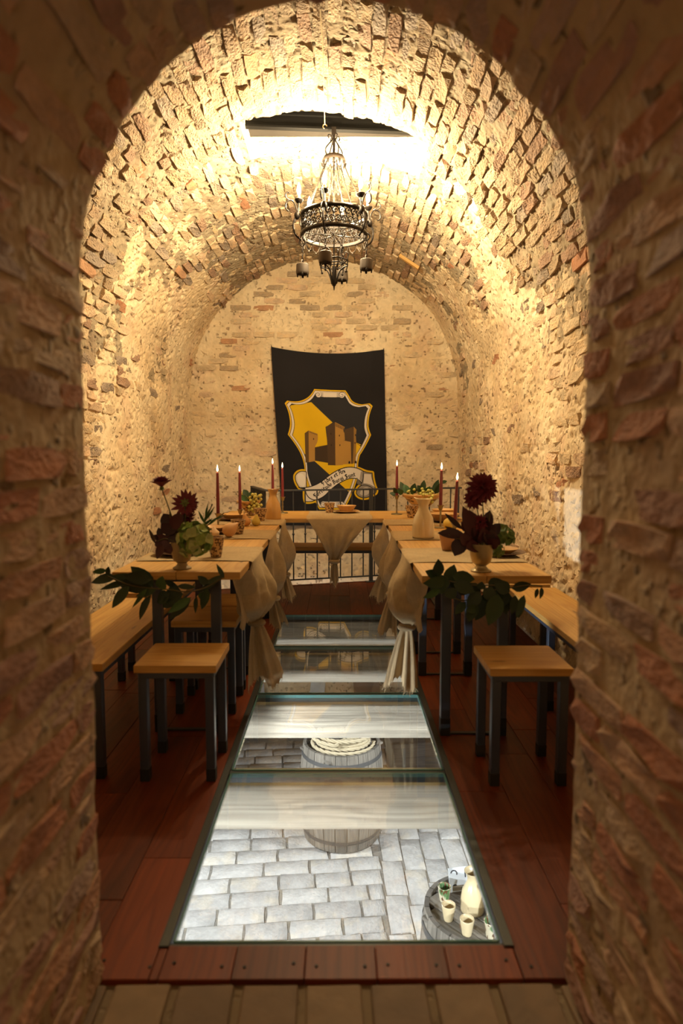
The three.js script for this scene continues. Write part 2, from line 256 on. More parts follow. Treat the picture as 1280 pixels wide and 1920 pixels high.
// front wall with the arched passage cut through it
const PX = -0.01, PW = 0.553, PS = 1.61, PR = 0.585, PBACK = -2.4;
function archPath(o) { const p = new THREE.Path(); p.moveTo(PX - PW - o, -0.02); for (let i = 0; i <= 40; i++) { const a = Math.PI - Math.PI * i / 40; p.lineTo(PX + (PW + o) * Math.cos(a), PS + (PR + o) * Math.sin(a)); } p.lineTo(PX + PW + o, -0.02); p.closePath(); return p; }
const wallFront = struct('wall_front', 'thick masonry wall that the arched passage cuts through', 'wall');
{
  const sh = new THREE.Shape([[-2.1, -0.35], [1.8, -0.35], [1.8, 3.75], [-2.1, 3.75]].map((q) => new THREE.Vector2(...q))); sh.holes.push(archPath(0.03));
  const g = new THREE.ExtrudeGeometry(sh, { depth: FRONT - 0.005 - PBACK, bevelEnabled: false }); g.translate(0, 0, -FRONT + 0.005);
  part('masonry', metreUV(g, 'x'), M.mortar, wallFront);
  part('end_wall', box(3.9, 4.1, 0.2, -0.15, -0.35, PBACK - 0.1, 'x', 0), M.mortar, wallFront);
}
// the passage: mortar bed with single bricks standing in it
const PARC = Math.PI / 2 * (PW + PR) / 2;
function passProfile(s) {
  if (Math.abs(s) <= PARC) { const a = s / PARC * Math.PI / 2, nx = -Math.sin(a) / PW, ny = -Math.cos(a) / PR, l = Math.hypot(nx, ny); return { x: PX + PW * Math.sin(a), y: PS + PR * Math.cos(a), nx: nx / l, ny: ny / l }; }
  const k = Math.sign(s); return { x: PX + k * PW, y: PS - (Math.abs(s) - PARC), nx: -k, ny: 0 };
}
const passRelief = (s, d) => 0.012 * fbm(s * 2.5, d * 2.5, 5.5, 2) + 0.005 * fbm(s * 14, d * 14, 3.7, 3);
function passSurface(s0, s1) {
  const ss = gridLines(s0, s1, 0.014), ds = [...gridLines(PBACK, 0.6, 0.12), ...gridLines(0.6, FRONT, 0.014).slice(1)];
  const P = [], U = [], I = [], nd = ds.length;
  for (const s of ss) for (const d of ds) { const q = passProfile(s), h = passRelief(s, d), e = d > FRONT - 0.001 ? 0.012 * fbm(s * 9, 3, 1, 2) : 0; P.push(q.x + q.nx * h, q.y + q.ny * h, -(d + e)); U.push(d, s); }
  for (let i = 0; i < ss.length - 1; i++) for (let j = 0; j < nd - 1; j++) { const a = i * nd + j, b = a + 1, c = a + nd, e = c + 1; I.push(a, c, e, a, e, b); }
  const g = new THREE.BufferGeometry(); g.setAttribute('position', new THREE.Float32BufferAttribute(P, 3)); g.setAttribute('uv', new THREE.Float32BufferAttribute(U, 2)); g.setIndex(I); g.computeVertexNormals(); return g;
}
// worn brick shapes: unit length x, unit height y, face towards +z
const brickShapes = [];
for (let k = 0; k < 12; k++) {
  const g = mergeVertices((() => { const b = new THREE.BoxGeometry(1, 1, 1, 3, 2, 1); b.deleteAttribute('uv'); b.deleteAttribute('normal'); return b; })()), p = g.attributes.position;
  for (let i = 0; i < p.count; i++) {
    let x = p.getX(i), y = p.getY(i), z = p.getZ(i); const ex = Math.abs(x) > 0.49, ey = Math.abs(y) > 0.49, c = ex && ey ? 1 : 0;
    const jx = 0.05 * n3(x * 3 + k * 5, y * 3, k * 1.7), jy = 0.16 * n3(x * 2.5 + k * 3, y, k * 2 + 0.5);
    if (z > 0) { z += 0.34 * n3(x * 3.1 + k * 7, y * 2.6, k * 3.3) - c * 0.14; if (ex) x *= 0.985; if (ey) y *= 0.95; }
    p.setXYZ(i, x * (1 - 0.02 * c) + jx, y * (1 - 0.08 * c) + jy, z);
  }
  const q = toCreasedNormals(g, 0.75), qp = q.attributes.position, uv = new Float32Array(qp.count * 2); for (let i = 0; i < qp.count; i++) { uv[2 * i] = qp.getX(i) * 0.5 + 0.13 * k; uv[2 * i + 1] = qp.getY(i) * 0.22 + qp.getZ(i) * 0.06 + 0.29 * k; }
  q.setAttribute('uv', new THREE.BufferAttribute(uv, 2)); brickShapes.push(q);
}
function placeBrick(parent, mat, q, s, d, len, wid, deep, h, tilt = 0, wob = 0) {   // len along the passage, face proud by h
  const m = new THREE.Mesh(pick(brickShapes), mat); m.name = 'brick'; m.castShadow = m.receiveShadow = true;
  const n = new THREE.Vector3(q.nx, q.ny, 0), l = new THREE.Vector3(0, 0, rnd() < 0.5 ? 1 : -1), t = new THREE.Vector3().crossVectors(n, l);
  l.addScaledVector(t, tilt).normalize(); t.crossVectors(n, l);
  m.quaternion.setFromRotationMatrix(new THREE.Matrix4().makeBasis(l, t, n)); if (wob) m.quaternion.multiply(new THREE.Quaternion().setFromEuler(new THREE.Euler(rr(-wob, wob) * 1.6, rr(-wob, wob), 0))); m.scale.set(len, wid, deep);
  m.position.set(q.x + q.nx * (h - deep / 2), q.y + q.ny * (h - deep / 2), -d); parent.add(m); return m;
}
{
  const defs = [['wall_passage_left', 'worn brick jamb of the arched passage, on the left bench side', -PARC - PS, -PARC, 'wall'], ['ceiling_passage', 'dark brick arch spanning the passage', -PARC, PARC, 'arch'], ['wall_passage_right', 'worn brick jamb of the arched passage, on the right bench side', PARC, PARC + PS, 'wall']];
  for (const [nm, lb, s0, s1, cat] of defs) {
    const o = struct(nm, lb, cat); part('mortar', passSurface(s0, s1), M.mortar, o);
    const rows = Math.round((s1 - s0) / 0.070), step = (s1 - s0) / rows;
    for (let i = 0; i < rows; i++) {
      const s = s0 + (i + 0.5) * step; let d = FRONT + rr(-0.012, 0.012); const header = rnd() < 0.3; let first = true;
      while (d > 0.72) {
        const len = first && (i % 2 || header) ? rr(0.10, 0.14) : rr(0.22, 0.27); first = false;
        const c = d - len / 2, q = passProfile(s + rr(-0.004, 0.004));
        if (rnd() > 0.05) placeBrick(o, M.passBrick[Math.floor(Math.pow(rnd(), 0.9) * M.passBrick.length)], q, s, c, len, step - rr(0.010, 0.020), 0.05, 0.012 * fbm(s * 2.5, c * 2.5, 5.5, 2) + rr(0.001, 0.008), rr(-0.03, 0.03));
        d -= len + rr(0.01, 0.02);
      }
    }
  }
}
// the bricks of the vault and the walls: the largest in view are single parts, the rest are joined
{
  const all = []; let row = 0;
  for (let s = -ARC - 1.75; s < ARC + 1.75; s += 0.0755, row++) {
    let d = 3.02 + (row % 2) * 0.13 + rr(-0.05, 0.05);
    while (d < BACK - 0.15) {
      const len = rnd() < 0.22 ? rr(0.11, 0.14) : rr(0.21, 0.27), c = d + len / 2; d += len + rr(0.01, 0.025);
      const q = profile(s), b = bare(s, c);
      const inHole = s > HS0 - 0.06 && s < HS1 + 0.06 && c > HOLE.d0 - 0.12 && c < HOLE.d1 + 0.12;
      const R1 = rnd(), R2 = rnd(), R3 = rnd(), R4 = rnd();
      if (inHole || R1 > b * 1.05) continue;
      const smoothRel = 0.055 * fbm(s * 0.9, c * 0.9, 1.7, 2);
      all.push({ s, d: c, q, len, wid: 0.0755 - lerp(0.004, 0.013, R2), h: smoothRel + lerp(-0.012, 0.013, R3) * (0.5 + 0.5 * b) - 0.001, size: len * Math.abs(q.nx * q.x + q.ny * (q.y - CAM_H)) / Math.pow(c, 3), tone: R4 });
    }
  }
  const seen = (b) => { const k = FRONT / b.d, x = b.q.x * k, y = CAM_H + (b.q.y - CAM_H) * k; return Math.abs(x - PX) < PW - 0.01 && (y < PS || ((x - PX) / PW) ** 2 + ((y - PS) / PR) ** 2 < 0.97); };
  for (const b of all) if (!seen(b)) b.size *= 0.02;
  all.sort((a, b) => b.size - a.size);
  const left = { c: [], l: [], r: [] }, owner = (s) => s < -ARC ? ['l', wallLeft] : s > ARC ? ['r', wallRight] : ['c', ceiling], count = { c: 0, l: 0, r: 0 }; const tmp = new THREE.Group();
  all.forEach((b) => {
    const [k, o] = owner(b.s), tone = b.tone < 0.03 ? pick(M.redBrick) : (Math.abs(b.s) > 1.9 || b.d > 4.6) && b.tone < 0.8 ? M.paleBrick[Math.floor(b.tone * 3.7)] : M.dimmedVaultBrick[Math.floor(Math.pow(b.tone, 1.35) * M.dimmedVaultBrick.length)];
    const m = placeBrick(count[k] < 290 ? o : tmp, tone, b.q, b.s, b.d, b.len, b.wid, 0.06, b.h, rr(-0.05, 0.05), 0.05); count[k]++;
    if (count[k] > 290) { m.updateMatrix(); left[k].push([m.geometry.clone().applyMatrix4(m.matrix), tone]); }
  });
  for (const [k, o] of [['c', ceiling], ['l', wallLeft], ['r', wallRight]]) for (const t of [...M.dimmedVaultBrick, ...M.paleBrick, ...M.redBrick]) { const l = left[k].filter((e) => e[1] === t).map((e) => e[0]); if (l.length) part('distant_bricks', merge(l), t, o).userData.kind = 'stuff'; }
}
{ // bricks showing through the plaster of the end wall
  let i = 0;
  for (let y = 0.1; y < 3.3; y += 0.073, i++) for (let x = XC - R + 0.05 + (i % 2) * 0.12; x < XC + R; x += 0.255) {
    const a = rnd(), tn = rnd(), ln = rr(0.18, 0.24), hh = rr(-0.006, 0.010); if (y > YC && Math.hypot(x - XC, y - YC) > R - 0.1) continue;
    const right = smooth(0.6, 1.05, x) * smooth(1.2, 1.7, y) * (1 - smooth(2.4, 2.8, y)), top = smooth(2.3, 2.8, y), p = 0.17 + 0.5 * right + 0.42 * top + 0.4 * smooth(0.05, 0.25, fbm(x * 1.5, y * 1.5, 5, 2));
    if (a > p) continue;
    const m = placeBrick(wallBack, tn < 0.10 ? M.redBrick[1] : tn < 0.9 ? pick(M.paleBrick) : M.dimmedVaultBrick[3], { x: 0, y: 0, nx: 0, ny: 0 }, 0, 0, 1, 1, 1, 0);
    m.quaternion.identity(); m.rotation.z = rr(-0.03, 0.03); m.scale.set(ln, 0.073 - rr(0.008, 0.016), 0.06);
    m.position.set(x, y, -(BACK - 0.03) + 0.03 * fbm(x * 1.3, y * 1.3, 4.4, 2) + hh - 0.03);
  }
}
// light shaft over the tables, closed by a dark lid on a beam
{
  const o = struct('trim_1', 'whitewashed sides of the square shaft in the vault crown', 'shaft'), c = (HOLE.x0 + HOLE.x1) / 2, w = HOLE.x1 - HOLE.x0, dm = (HOLE.d0 + HOLE.d1) / 2, l = HOLE.d1 - HOLE.d0;
  const side = (f) => surface(90, 24, (u, v) => { const p = f(u); if (v > 0) { const k = 0.008 * fbm(p.x * 9, v * 4, p.z * 9, 3) * smooth(0, 0.2, v); p.y = lerp(p.y, 3.62, v); p.x += k; p.z += k; } return p; }, (u, v) => [u * 1.2, v * 0.4]);
  for (const d of [HOLE.d0, HOLE.d1]) part('shaft_side', side((u) => { const s = lerp(HS0, HS1, u); return wallPoint(s, d, relief(s, d)); }), M.whitewash, o);
  for (const s of [HS0, HS1]) part('shaft_side', side((u) => { const d = lerp(HOLE.d0, HOLE.d1, u); return wallPoint(s, d, relief(s, d)); }), M.whitewash, o);
  for (const [x, d, a, b] of [[HOLE.x0 - 0.15, dm, 0.2, l + 0.5], [HOLE.x1 + 0.15, dm, 0.2, l + 0.5], [c, HOLE.d0 - 0.15, w + 0.4, 0.2], [c, HOLE.d1 + 0.15, w + 0.4, 0.2]]) part('shaft_core', box(a, 0.35, b, x, 3.45, d, 'x', 0), M.mortar, o);
  part('shaft_lid', box(w + 0.1, 0.06, l + 0.1, c, 3.48, dm, 'x', 0), M.lid, o, 'dark board closing the shaft');
}
{ // odd pieces in the vault
  const q = thing('wood_wedge', 'small wooden wedge driven into the vault above the end wall', 'wedge', [0, 0, 0]); const a = V(0.575, 3.15, 6.46), b = V(0.76, 3.025, 6.44); const g = box(a.distanceTo(b), 0.028, 0.05, 0, -0.014, 0, 'x', 0.003); g.applyQuaternion(new THREE.Quaternion().setFromUnitVectors(new THREE.Vector3(1, 0, 0), b.clone().sub(a).normalize())); q.position.copy(a.clone().add(b).multiplyScalar(0.5)); part('wedge_block', g, M.pine, q);
  const w = thing('hanging_cable', 'thin grey cable along the vault crown ending in a small hook', 'cable', [-0.09, 3.3, 4.28]); part('cable', tube([new THREE.Vector3(0, 0.04, 1.0), new THREE.Vector3(0.005, 0.045, 0.6), new THREE.Vector3(0, 0.045, 0.2), new THREE.Vector3(0, 0.0, 0.0)], 0.003, 30, 5), M.twine, w); part('hook', new THREE.TorusGeometry(0.012, 0.003, 5, 14, 4.5).translate(0, -0.012, 0), M.pewter, w);
}
{ // beam across the shaft
  const t = thing('steel_beam', 'black painted beam across the shaft carrying the chandelier', 'beam', [-0.03, 3.375, 4.52], 0.07);
  const sh = new THREE.Shape([[-0.022, 0], [0.022, 0], [0.022, 0.012], [0.006, 0.014], [0.006, 0.078], [0.022, 0.08], [0.022, 0.1], [-0.022, 0.1], [-0.022, 0.08], [-0.006, 0.078], [-0.006, 0.014], [-0.022, 0.012]].map((q) => new THREE.Vector2(...q)));
  const g = new THREE.ExtrudeGeometry(sh, { depth: 1.17, bevelEnabled: false }); g.translate(0, 0, -0.585); g.rotateY(Math.PI / 2); part('flanged_beam', g, M.blackBeam, t);
}

// ------------------------------------------------------------------ floors
const GX0 = -0.455, GX1 = 0.44, GD = [1.571, 2.494, 3.343, 4.20, 5.07];
const floorEnd = (x) => 6.33 + 0.29 * x;
const floor = struct('floor', 'stained red-brown plank floor around the glass walkway', 'floor');
{
  const joints = []; for (let x = 0.09 - 0.1745 * 10; x < 1.4; x += 0.1745) joints.push(x);
  const lay = (x0, x1, d0, d1) => { const w = x1 - x0 - 0.0012; if (w > 0.01 && d1 - d0 > 0.03) part('plank', box(w, 0.04, d1 - d0 - 0.0012, (x0 + x1) / 2, -0.04 + rr(-0.001, 0.0005), (d0 + d1) / 2, 'z', 0.0025), pick(M.floor), floor); };
  for (let i = 0; i < joints.length - 1; i++) {
    const x0 = Math.max(joints[i], XC - R - 0.08), x1 = Math.min(joints[i + 1], XC + R + 0.08), mid = (x0 + x1) / 2; if (x1 - x0 < 0.03) continue;
    const over = mid > GX0 && mid < GX1, end = floorEnd(mid); if (over && joints[i] - GX0 < 0.05 && joints[i] > GX0) lay(GX0, joints[i], FRONT, GD[0]), lay(GX0, joints[i], GD[4], end);
    const runs = over ? [[FRONT, GD[0]], [GD[4], end]] : [[FRONT, end]];
    for (const [a, b] of runs) { let d = a; while (d < b - 0.02) { let e = Math.min(b, d + (d === a && !over ? rr(0.2, 0.9) : rr(0.6, 1.3))); if (b - e < 0.25) e = b; lay(Math.max(x0, over ? -9 : (mid < 0 ? -9 : GX1)), Math.min(x1, over ? 9 : (mid < 0 ? GX0 : 9)), d, e); d = e; } }
    if (x0 > -0.65 && x1 < 0.65) for (const nx of [x0 + 0.028, x1 - 0.028]) part('nail_head', new THREE.CylinderGeometry(0.0042, 0.0042, 0.004, 8).translate(nx, 0.0005, -(FRONT + rr(0.035, 0.06))), M.nail, floor);
  }
  const L = 3.1 * Math.hypot(1, 0.29), g = box(L, 0.10, 0.05, 0, -0.098, 0, 'x', 0.004); g.rotateY(Math.atan(0.29)); g.translate(XC, 0, -(floorEnd(XC) + 0.02)); part('edge_board', g, M.floor[1], floor);
}
const floorPass = struct('floor_passage', 'worn terracotta threshold tiles of the passage', 'floor');
{
  part('bed', box(1.4, 0.1, FRONT - PBACK, PX, -0.115, (FRONT + PBACK) / 2, 'z', 0), M.tileJoint, floorPass);
  let d = FRONT - 0.004; for (let r = 0; r < 4; r++) { const l = r ? 0.28 : 0.24; for (let i = 0; i < 9; i++) { const w = 0.142, x = PX - 0.6 + i * 0.15 + (r % 2) * 0.02; const t = part('tile', box(w - 0.012, 0.03, l - 0.012, 0, 0, 0, 'z', 0.006), pick(M.tile), floorPass); t.position.set(x, -0.031 + rr(-0.003, 0.001), -(d - l / 2)); t.rotation.y = rr(-0.02, 0.02) + 0.02; } d -= l; }
}
// ------------------------------------------------------------------ the glass walkway
{
  const t = thing('glass_walkway', 'walkway of four glass panes set in a dark steel frame', 'glass floor', [0, 0, 0]), len = GD[4] - GD[0], mid = (GD[4] + GD[0]) / 2, w = GX1 - GX0;
  for (const x of [GX0, GX1]) part('side_rail', box(0.026, 0.045, len + 0.02, x + (x < 0 ? 0.010 : -0.010), -0.04, mid, 'z', 0.002), M.frameSteel, t);
  for (const d of GD) part('cross_bar', box(w - 0.03, 0.036, d === GD[0] || d === GD[4] ? 0.022 : 0.030, (GX0 + GX1) / 2, -0.04, d, 'x', 0.002), M.frameSteel, t);
  for (let i = 0; i < 4; i++) {
    const a = GD[i] + 0.016, b = GD[i + 1] - 0.018, p = part('glass_pane', new THREE.BoxGeometry(w - 0.066, 0.014, b - a).translate((GX0 + GX1) / 2, -0.008, -(a + b) / 2), M.glass, t);
    const c = (GX0 + GX1) / 2, hw = (w - 0.066) / 2;
    for (const e of [[c - hw - 0.002, (a + b) / 2, 0.006, b - a], [c + hw + 0.002, (a + b) / 2, 0.006, b - a], [c, a - 0.002, 2 * hw, 0.006], [c, b + 0.002, 2 * hw, 0.006]]) part('pane_edge', box(e[2], 0.015, e[3], e[0], -0.0155, e[1], 'x', 0), M.glassEdge, p, 'green cut edge of the glass');
  }
}

// ------------------------------------------------------------------ the cellar under the glass
const CF = -2.0, CX0 = -2.0, CX1 = 1.9, CD0 = 0.3;
const cellarFloor = struct('floor_cellar', 'grey stone paving of the cellar seen through the glass', 'floor');
part('bed', box(CX1 - CX0, 0.1, BACK - CD0, (CX0 + CX1) / 2, CF - 0.118, (BACK + CD0) / 2, 'x', 0), M.stoneJoint, cellarFloor);
const slabShapes = [];
for (let k = 0; k < 8; k++) { const g = mergeVertices((() => { const b = new THREE.BoxGeometry(1, 1, 1, 3, 1, 2); b.deleteAttribute('uv'); b.deleteAttribute('normal'); return b; })()), p = g.attributes.position;
  for (let i = 0; i < p.count; i++) { let x = p.getX(i), y = p.getY(i), z = p.getZ(i); const ex = Math.abs(x) > 0.49, ez = Math.abs(z) > 0.49; x += 0.03 * n3(z * 2 + k * 9, 1, k); z += 0.05 * n3(x * 2 + k * 5, 2, k); if (y > 0) { if (ex) x *= 0.97; if (ez) z *= 0.94; y += 0.22 * n3(x * 2 + k, z * 2, k * 3) - (ex || ez ? 0.12 : 0); } p.setXYZ(i, x, y, z); }
  g.computeVertexNormals(); const uv = new Float32Array(p.count * 2); for (let i = 0; i < p.count; i++) { uv[2 * i] = p.getX(i) * 0.35 + 0.17 * k; uv[2 * i + 1] = p.getZ(i) * 0.18 + 0.31 * k; } g.setAttribute('uv', new THREE.BufferAttribute(uv, 2)); slabShapes.push(g); }
function slab(x, d, lx, ld, turn) { const m = part('paving_stone', pick(slabShapes), pick(M.stone), cellarFloor); m.scale.set(lx, 0.05, ld); m.position.set(x, CF - 0.027 + rr(-0.0015, 0.0015), -d); m.rotation.y = turn; }
for (let i = 0, d = 3.6; d < BACK - 0.1; d += 0.172, i++) { let x = -1.75 + (i % 2) * 0.16 + rr(0, 0.1); while (x < 0.27) { const l = Math.min(rr(0.26, 0.42), 0.33 - x); if (l < 0.08) break; const c = x + l / 2; slab(c, d + 0.09 * c + rr(-0.006, 0.006), l - 0.007, 0.166, 0.085); x += l + 0.004; } }
for (let i = 0, x = 0.425; x < 1.75; x += 0.172, i++) { let d = 3.55 + (i % 2) * 0.15; while (d < BACK - 0.2) { const l = rr(0.26, 0.42); slab(x, d + l / 2, l - 0.007, 0.166, Math.PI / 2 + 0.03); d += l + 0.004; } }
for (const [nm, lb, g] of [['wall_cellar_left', 'grey cellar wall under the left tables', box(0.2, 1.95, BACK - CD0, CX0 - 0.1, CF, (BACK + CD0) / 2, 'z', 0)], ['wall_cellar_right', 'grey cellar wall under the right tables', box(0.2, 1.95, BACK - CD0, CX1 + 0.1, CF, (BACK + CD0) / 2, 'z', 0)], ['wall_cellar_front', 'grey cellar wall under the passage', box(CX1 - CX0 + 0.4, 1.95, 0.2, (CX0 + CX1) / 2, CF, CD0 - 0.1, 'x', 0)]]) { const o = struct(nm, lb, 'wall'); part('wall_surface', g, M.stone[2], o); }
{ // slabs that close the cellar towards the strips beside and before the room
  const o = struct('ceiling_cellar', 'masonry closing the cellar beside and before the plank floor', 'ceiling');
  part('masonry', box(0.3, 0.12, BACK - CD0, CX0 + 0.1, -0.17, (BACK + CD0) / 2, 'z', 0), M.mortar, o);
  part('masonry', box(0.5, 0.12, BACK - CD0, CX1 - 0.15, -0.17, (BACK + CD0) / 2, 'z', 0), M.mortar, o);
  part('masonry', box(CX1 - CX0, 0.12, FRONT - CD0, (CX0 + CX1) / 2, -0.25, (FRONT + CD0) / 2, 'x', 0), M.mortar, o);
}
for (const [i, d] of GD.slice(1).entries()) {
  const t = thing('floor_beam', ['thick pale timber beam under the joint of the first and second glass panes', 'thick pale timber beam under the joint of the second and third glass panes', 'thick pale timber beam under the joint of the third and fourth glass panes', 'thick pale timber beam under the far end of the glass walkway'][i], 'beam', [XC, -0.245, d + 0.08], 0, 'timbers carrying the glass walkway');
  part('timber', box(3.7, 0.185, 0.16, 0, 0, 0, 'x', 0.012), M.beamWood, t);
  part('packing_strip', box(0.95, 0.016, 0.05, 0.15, 0.186, 0, 'x', 0.002), M.frameSteel, t, 'dark steel packing under the glass frame');
}
function barrel(label, x, d, r, h, open) {
  const t = thing('barrel', label, 'barrel', [x, CF + 0.008, d]), n = 22, rad = (v) => r * (1 + 0.10 * Math.sin(Math.PI * v) - 0.05);
  for (let i = 0; i < n; i++) { const a0 = i / n * Math.PI * 2, a1 = (i + 0.96) / n * Math.PI * 2; const f = (o) => (u, v) => { const a = lerp(a0, a1, u), q = rad(v) + o; return new THREE.Vector3(q * Math.sin(a), v * h, q * Math.cos(a)); };
    const g = merge([surface(2, 5, f(0), (u, v) => [v * h, i * 0.11 + u * 0.1]), surface(2, 5, f(-0.025), (u, v) => [v * h, i * 0.11 + u * 0.1]), surface(2, 1, (u, v) => { const a = lerp(a0, a1, u), q = rad(1) - 0.025 * v; return new THREE.Vector3(q * Math.sin(a), h, q * Math.cos(a)); })]); part('stave', g, M.barrel[i % 3], t); }
  for (const v of [0.10, 0.32, 0.68, 0.9]) { const g = lathe([[rad(v - 0.02) + 0.004, (v - 0.02) * h], [rad(v + 0.02) + 0.004, (v + 0.02) * h]], 40); part('hoop', g, M.hoop, t); }
  const hr = rad(0.96) - 0.026, y = (open ? 0.93 : 0.955) * h; for (let i = -2; i <= 2; i++) { const w = hr * 2 / 5, c = i * w, half = Math.sqrt(Math.max(0.01, hr * hr - Math.max(Math.abs(c) - w * 0.1, 0) ** 2)); part('head_board', box(w - 0.004, 0.02, half * 1.93, c, y, 0, 'z', 0.003), M.barrel[(i + 3) % 3], t); }
  t.rotation.y = 0.7; return t;
}
barrel('upright grey barrel with a coil of rope on top, in the cellar', 0.02, 5.43, 0.345, 0.81, true);
barrel('upright grey barrel carrying a cream jug and cups, in the cellar', 0.735, 3.27, 0.30, 0.86, false);
{ // coil of rope
  const t = thing('rope_coil', 'coil of thick pale rope on the cellar barrel', 'rope', [0.03, CF + 0.008 + 0.93 * 0.81 + 0.02, 5.43]);
  const pts = []; for (let i = 0; i <= 150; i++) { const a = i / 150 * Math.PI * 2 * 5.5 , r = 0.265 - 0.028 * (i / 150 * 5.5) % 0.12 + 0.012 * Math.sin(a * 0.7); pts.push(new THREE.Vector3(r * Math.cos(a), 0.018 + 0.022 * (i / 150 * 5.5) * 0.8, r * 0.9 * Math.sin(a))); }
  const curve = new THREE.CatmullRomCurve3(pts), fr = curve.computeFrenetFrames(900, false), strands = [];
  for (let k = 0; k < 3; k++) { const sp = []; for (let i = 0; i <= 900; i += 1) { const a = i / 900 * 300 + k * Math.PI * 2 / 3, p = curve.getPoint(i / 900); p.addScaledVector(fr.normals[i], 0.008 * Math.cos(a)).addScaledVector(fr.binormals[i], 0.008 * Math.sin(a)); sp.push(p); } strands.push(new THREE.TubeGeometry(new THREE.CatmullRomCurve3(sp), 900, 0.0098, 5)); }
  strands.forEach((g) => part('rope_strand', g, M.rope, t));
}
// ------------------------------------------------------------------ crockery
function cupParts(t, mat, h = 0.085, r = 0.041) {
  part('cup_body', lathe([[0, 0], [r * 0.62, 0], [r * 0.66, 0.004], [r * 0.86, h * 0.55], [r, h * 0.95], [r, h], [r - 0.004, h], [r - 0.006, h * 0.9], [r * 0.56, 0.010], [0, 0.010]], 28), mat, t);
  part('cup_lining', lathe([[r - 0.0045, h * 0.985], [r * 0.75, h * 0.5], [r * 0.52, 0.0125], [0, 0.0125]], 24), M.inside, t, 'brown glazed inside');
}
function jugParts(t, mat, h, r) {
  const pr = [[0, 0], [r * 0.95, 0], [r * 0.99, 0.01], [r, h * 0.10], [r * 0.97, h * 0.32], [r * 0.86, h * 0.52], [r * 0.60, h * 0.66], [r * 0.45, h * 0.76], [r * 0.46, h * 0.85], [r * 0.60, h * 0.95], [r * 0.74, h], [r * 0.69, h], [r * 0.53, h * 0.93], [r * 0.39, h * 0.8], [r * 0.4, h * 0.74], [r * 0.55, h * 0.6], [r * 0.6, h * 0.3], [0, 0.012]];
  const g = lathe(pr, 36), p = g.attributes.position; for (let i = 0; i < p.count; i++) { const y = p.getY(i); if (y > h * 0.84) { const k = smooth(h * 0.84, h, y), x = p.getX(i), z = p.getZ(i), a = Math.atan2(z, x); const sp = Math.exp(-((a) ** 2) / 0.12); p.setX(i, x * (1 + 0.35 * k * sp)); p.setY(i, y + 0.008 * k * sp); } } g.computeVertexNormals();
  part('jug_body', g, mat, t);
}
{
  const top = CF + 0.008 + 0.955 * 0.86 + 0.02, cups = [[0.565, 3.345, 1], [0.563, 3.20, 0], [0.638, 3.095, 0], [0.755, 3.08, 1]];
  cups.forEach(([x, d, g], i) => { const t = thing('cup', ['green spattered beaker beside the cream jug on the cellar barrel, towards the rope barrel', 'cream beaker with brown script marks beside the cream jug on the cellar barrel', 'cream beaker with brown script marks at the rim of the cellar barrel', 'green spattered beaker at the rim of the cellar barrel'][i], 'cup', [x, top, d], i * 1.3, 'beakers on the cellar barrel'); cupParts(t, g ? M.greenSpeckle : M.cream, 0.085, 0.036); if (!g) for (let k = 0; k < 7; k++) { const a = rr(-1.2, 1.4) + 1.0, y = rr(0.02, 0.07); part('brush_mark', new THREE.SphereGeometry(0.006, 6, 4).scale(1, 0.5, 0.25).rotateZ(rr(-1, 1)).rotateY(a).translate(0.0345 * Math.sin(a), y, 0.0345 * Math.cos(a)), M.inside, t); } });
  const j = thing('jug', 'cream glazed jug among beakers on the cellar barrel', 'jug', [0.70, top, 3.27], 1.2); jugParts(j, M.cream, 0.22, 0.062);
  const j2 = thing('jug', 'second cream jug, half hidden at the edge of the glass, on the cellar barrel', 'jug', [0.812, top, 3.165], 2.2); jugParts(j2, M.cream, 0.2, 0.06);
  const c = document.createElement('canvas'); c.width = 256; c.height = 256; const g = c.getContext('2d'); g.fillStyle = '#e9eef2'; g.fillRect(0, 0, 256, 256); g.strokeStyle = '#2c3038'; g.lineWidth = 14; g.lineCap = 'round';
  g.beginPath(); g.arc(62, 62, 34, 3.5, 6.6); g.stroke(); g.beginPath(); g.arc(60, 206, 24, 3.3, 7.4); g.stroke(); g.beginPath(); g.moveTo(190, 40); g.lineTo(190, 110); g.stroke(); g.beginPath(); g.arc(206, 196, 22, 0.6, 5.6); g.stroke();
  const tx = new THREE.CanvasTexture(c); tx.colorSpace = THREE.SRGBColorSpace;
  const k = thing('card', 'white lettered card standing behind the jug on the cellar barrel', 'card', [0.672, top, 3.425], 0.2);
  const pg = new THREE.BoxGeometry(0.13, 0.12, 0.004); pg.translate(0, 0.06, 0); pg.rotateX(-0.35); part('card_face', pg, std({ map: tx, roughness: 0.6 }), k); part('card_block', box(0.1, 0.03, 0.06, 0, 0, 0.03, 'x', 0.003), M.beamWood, k);
}
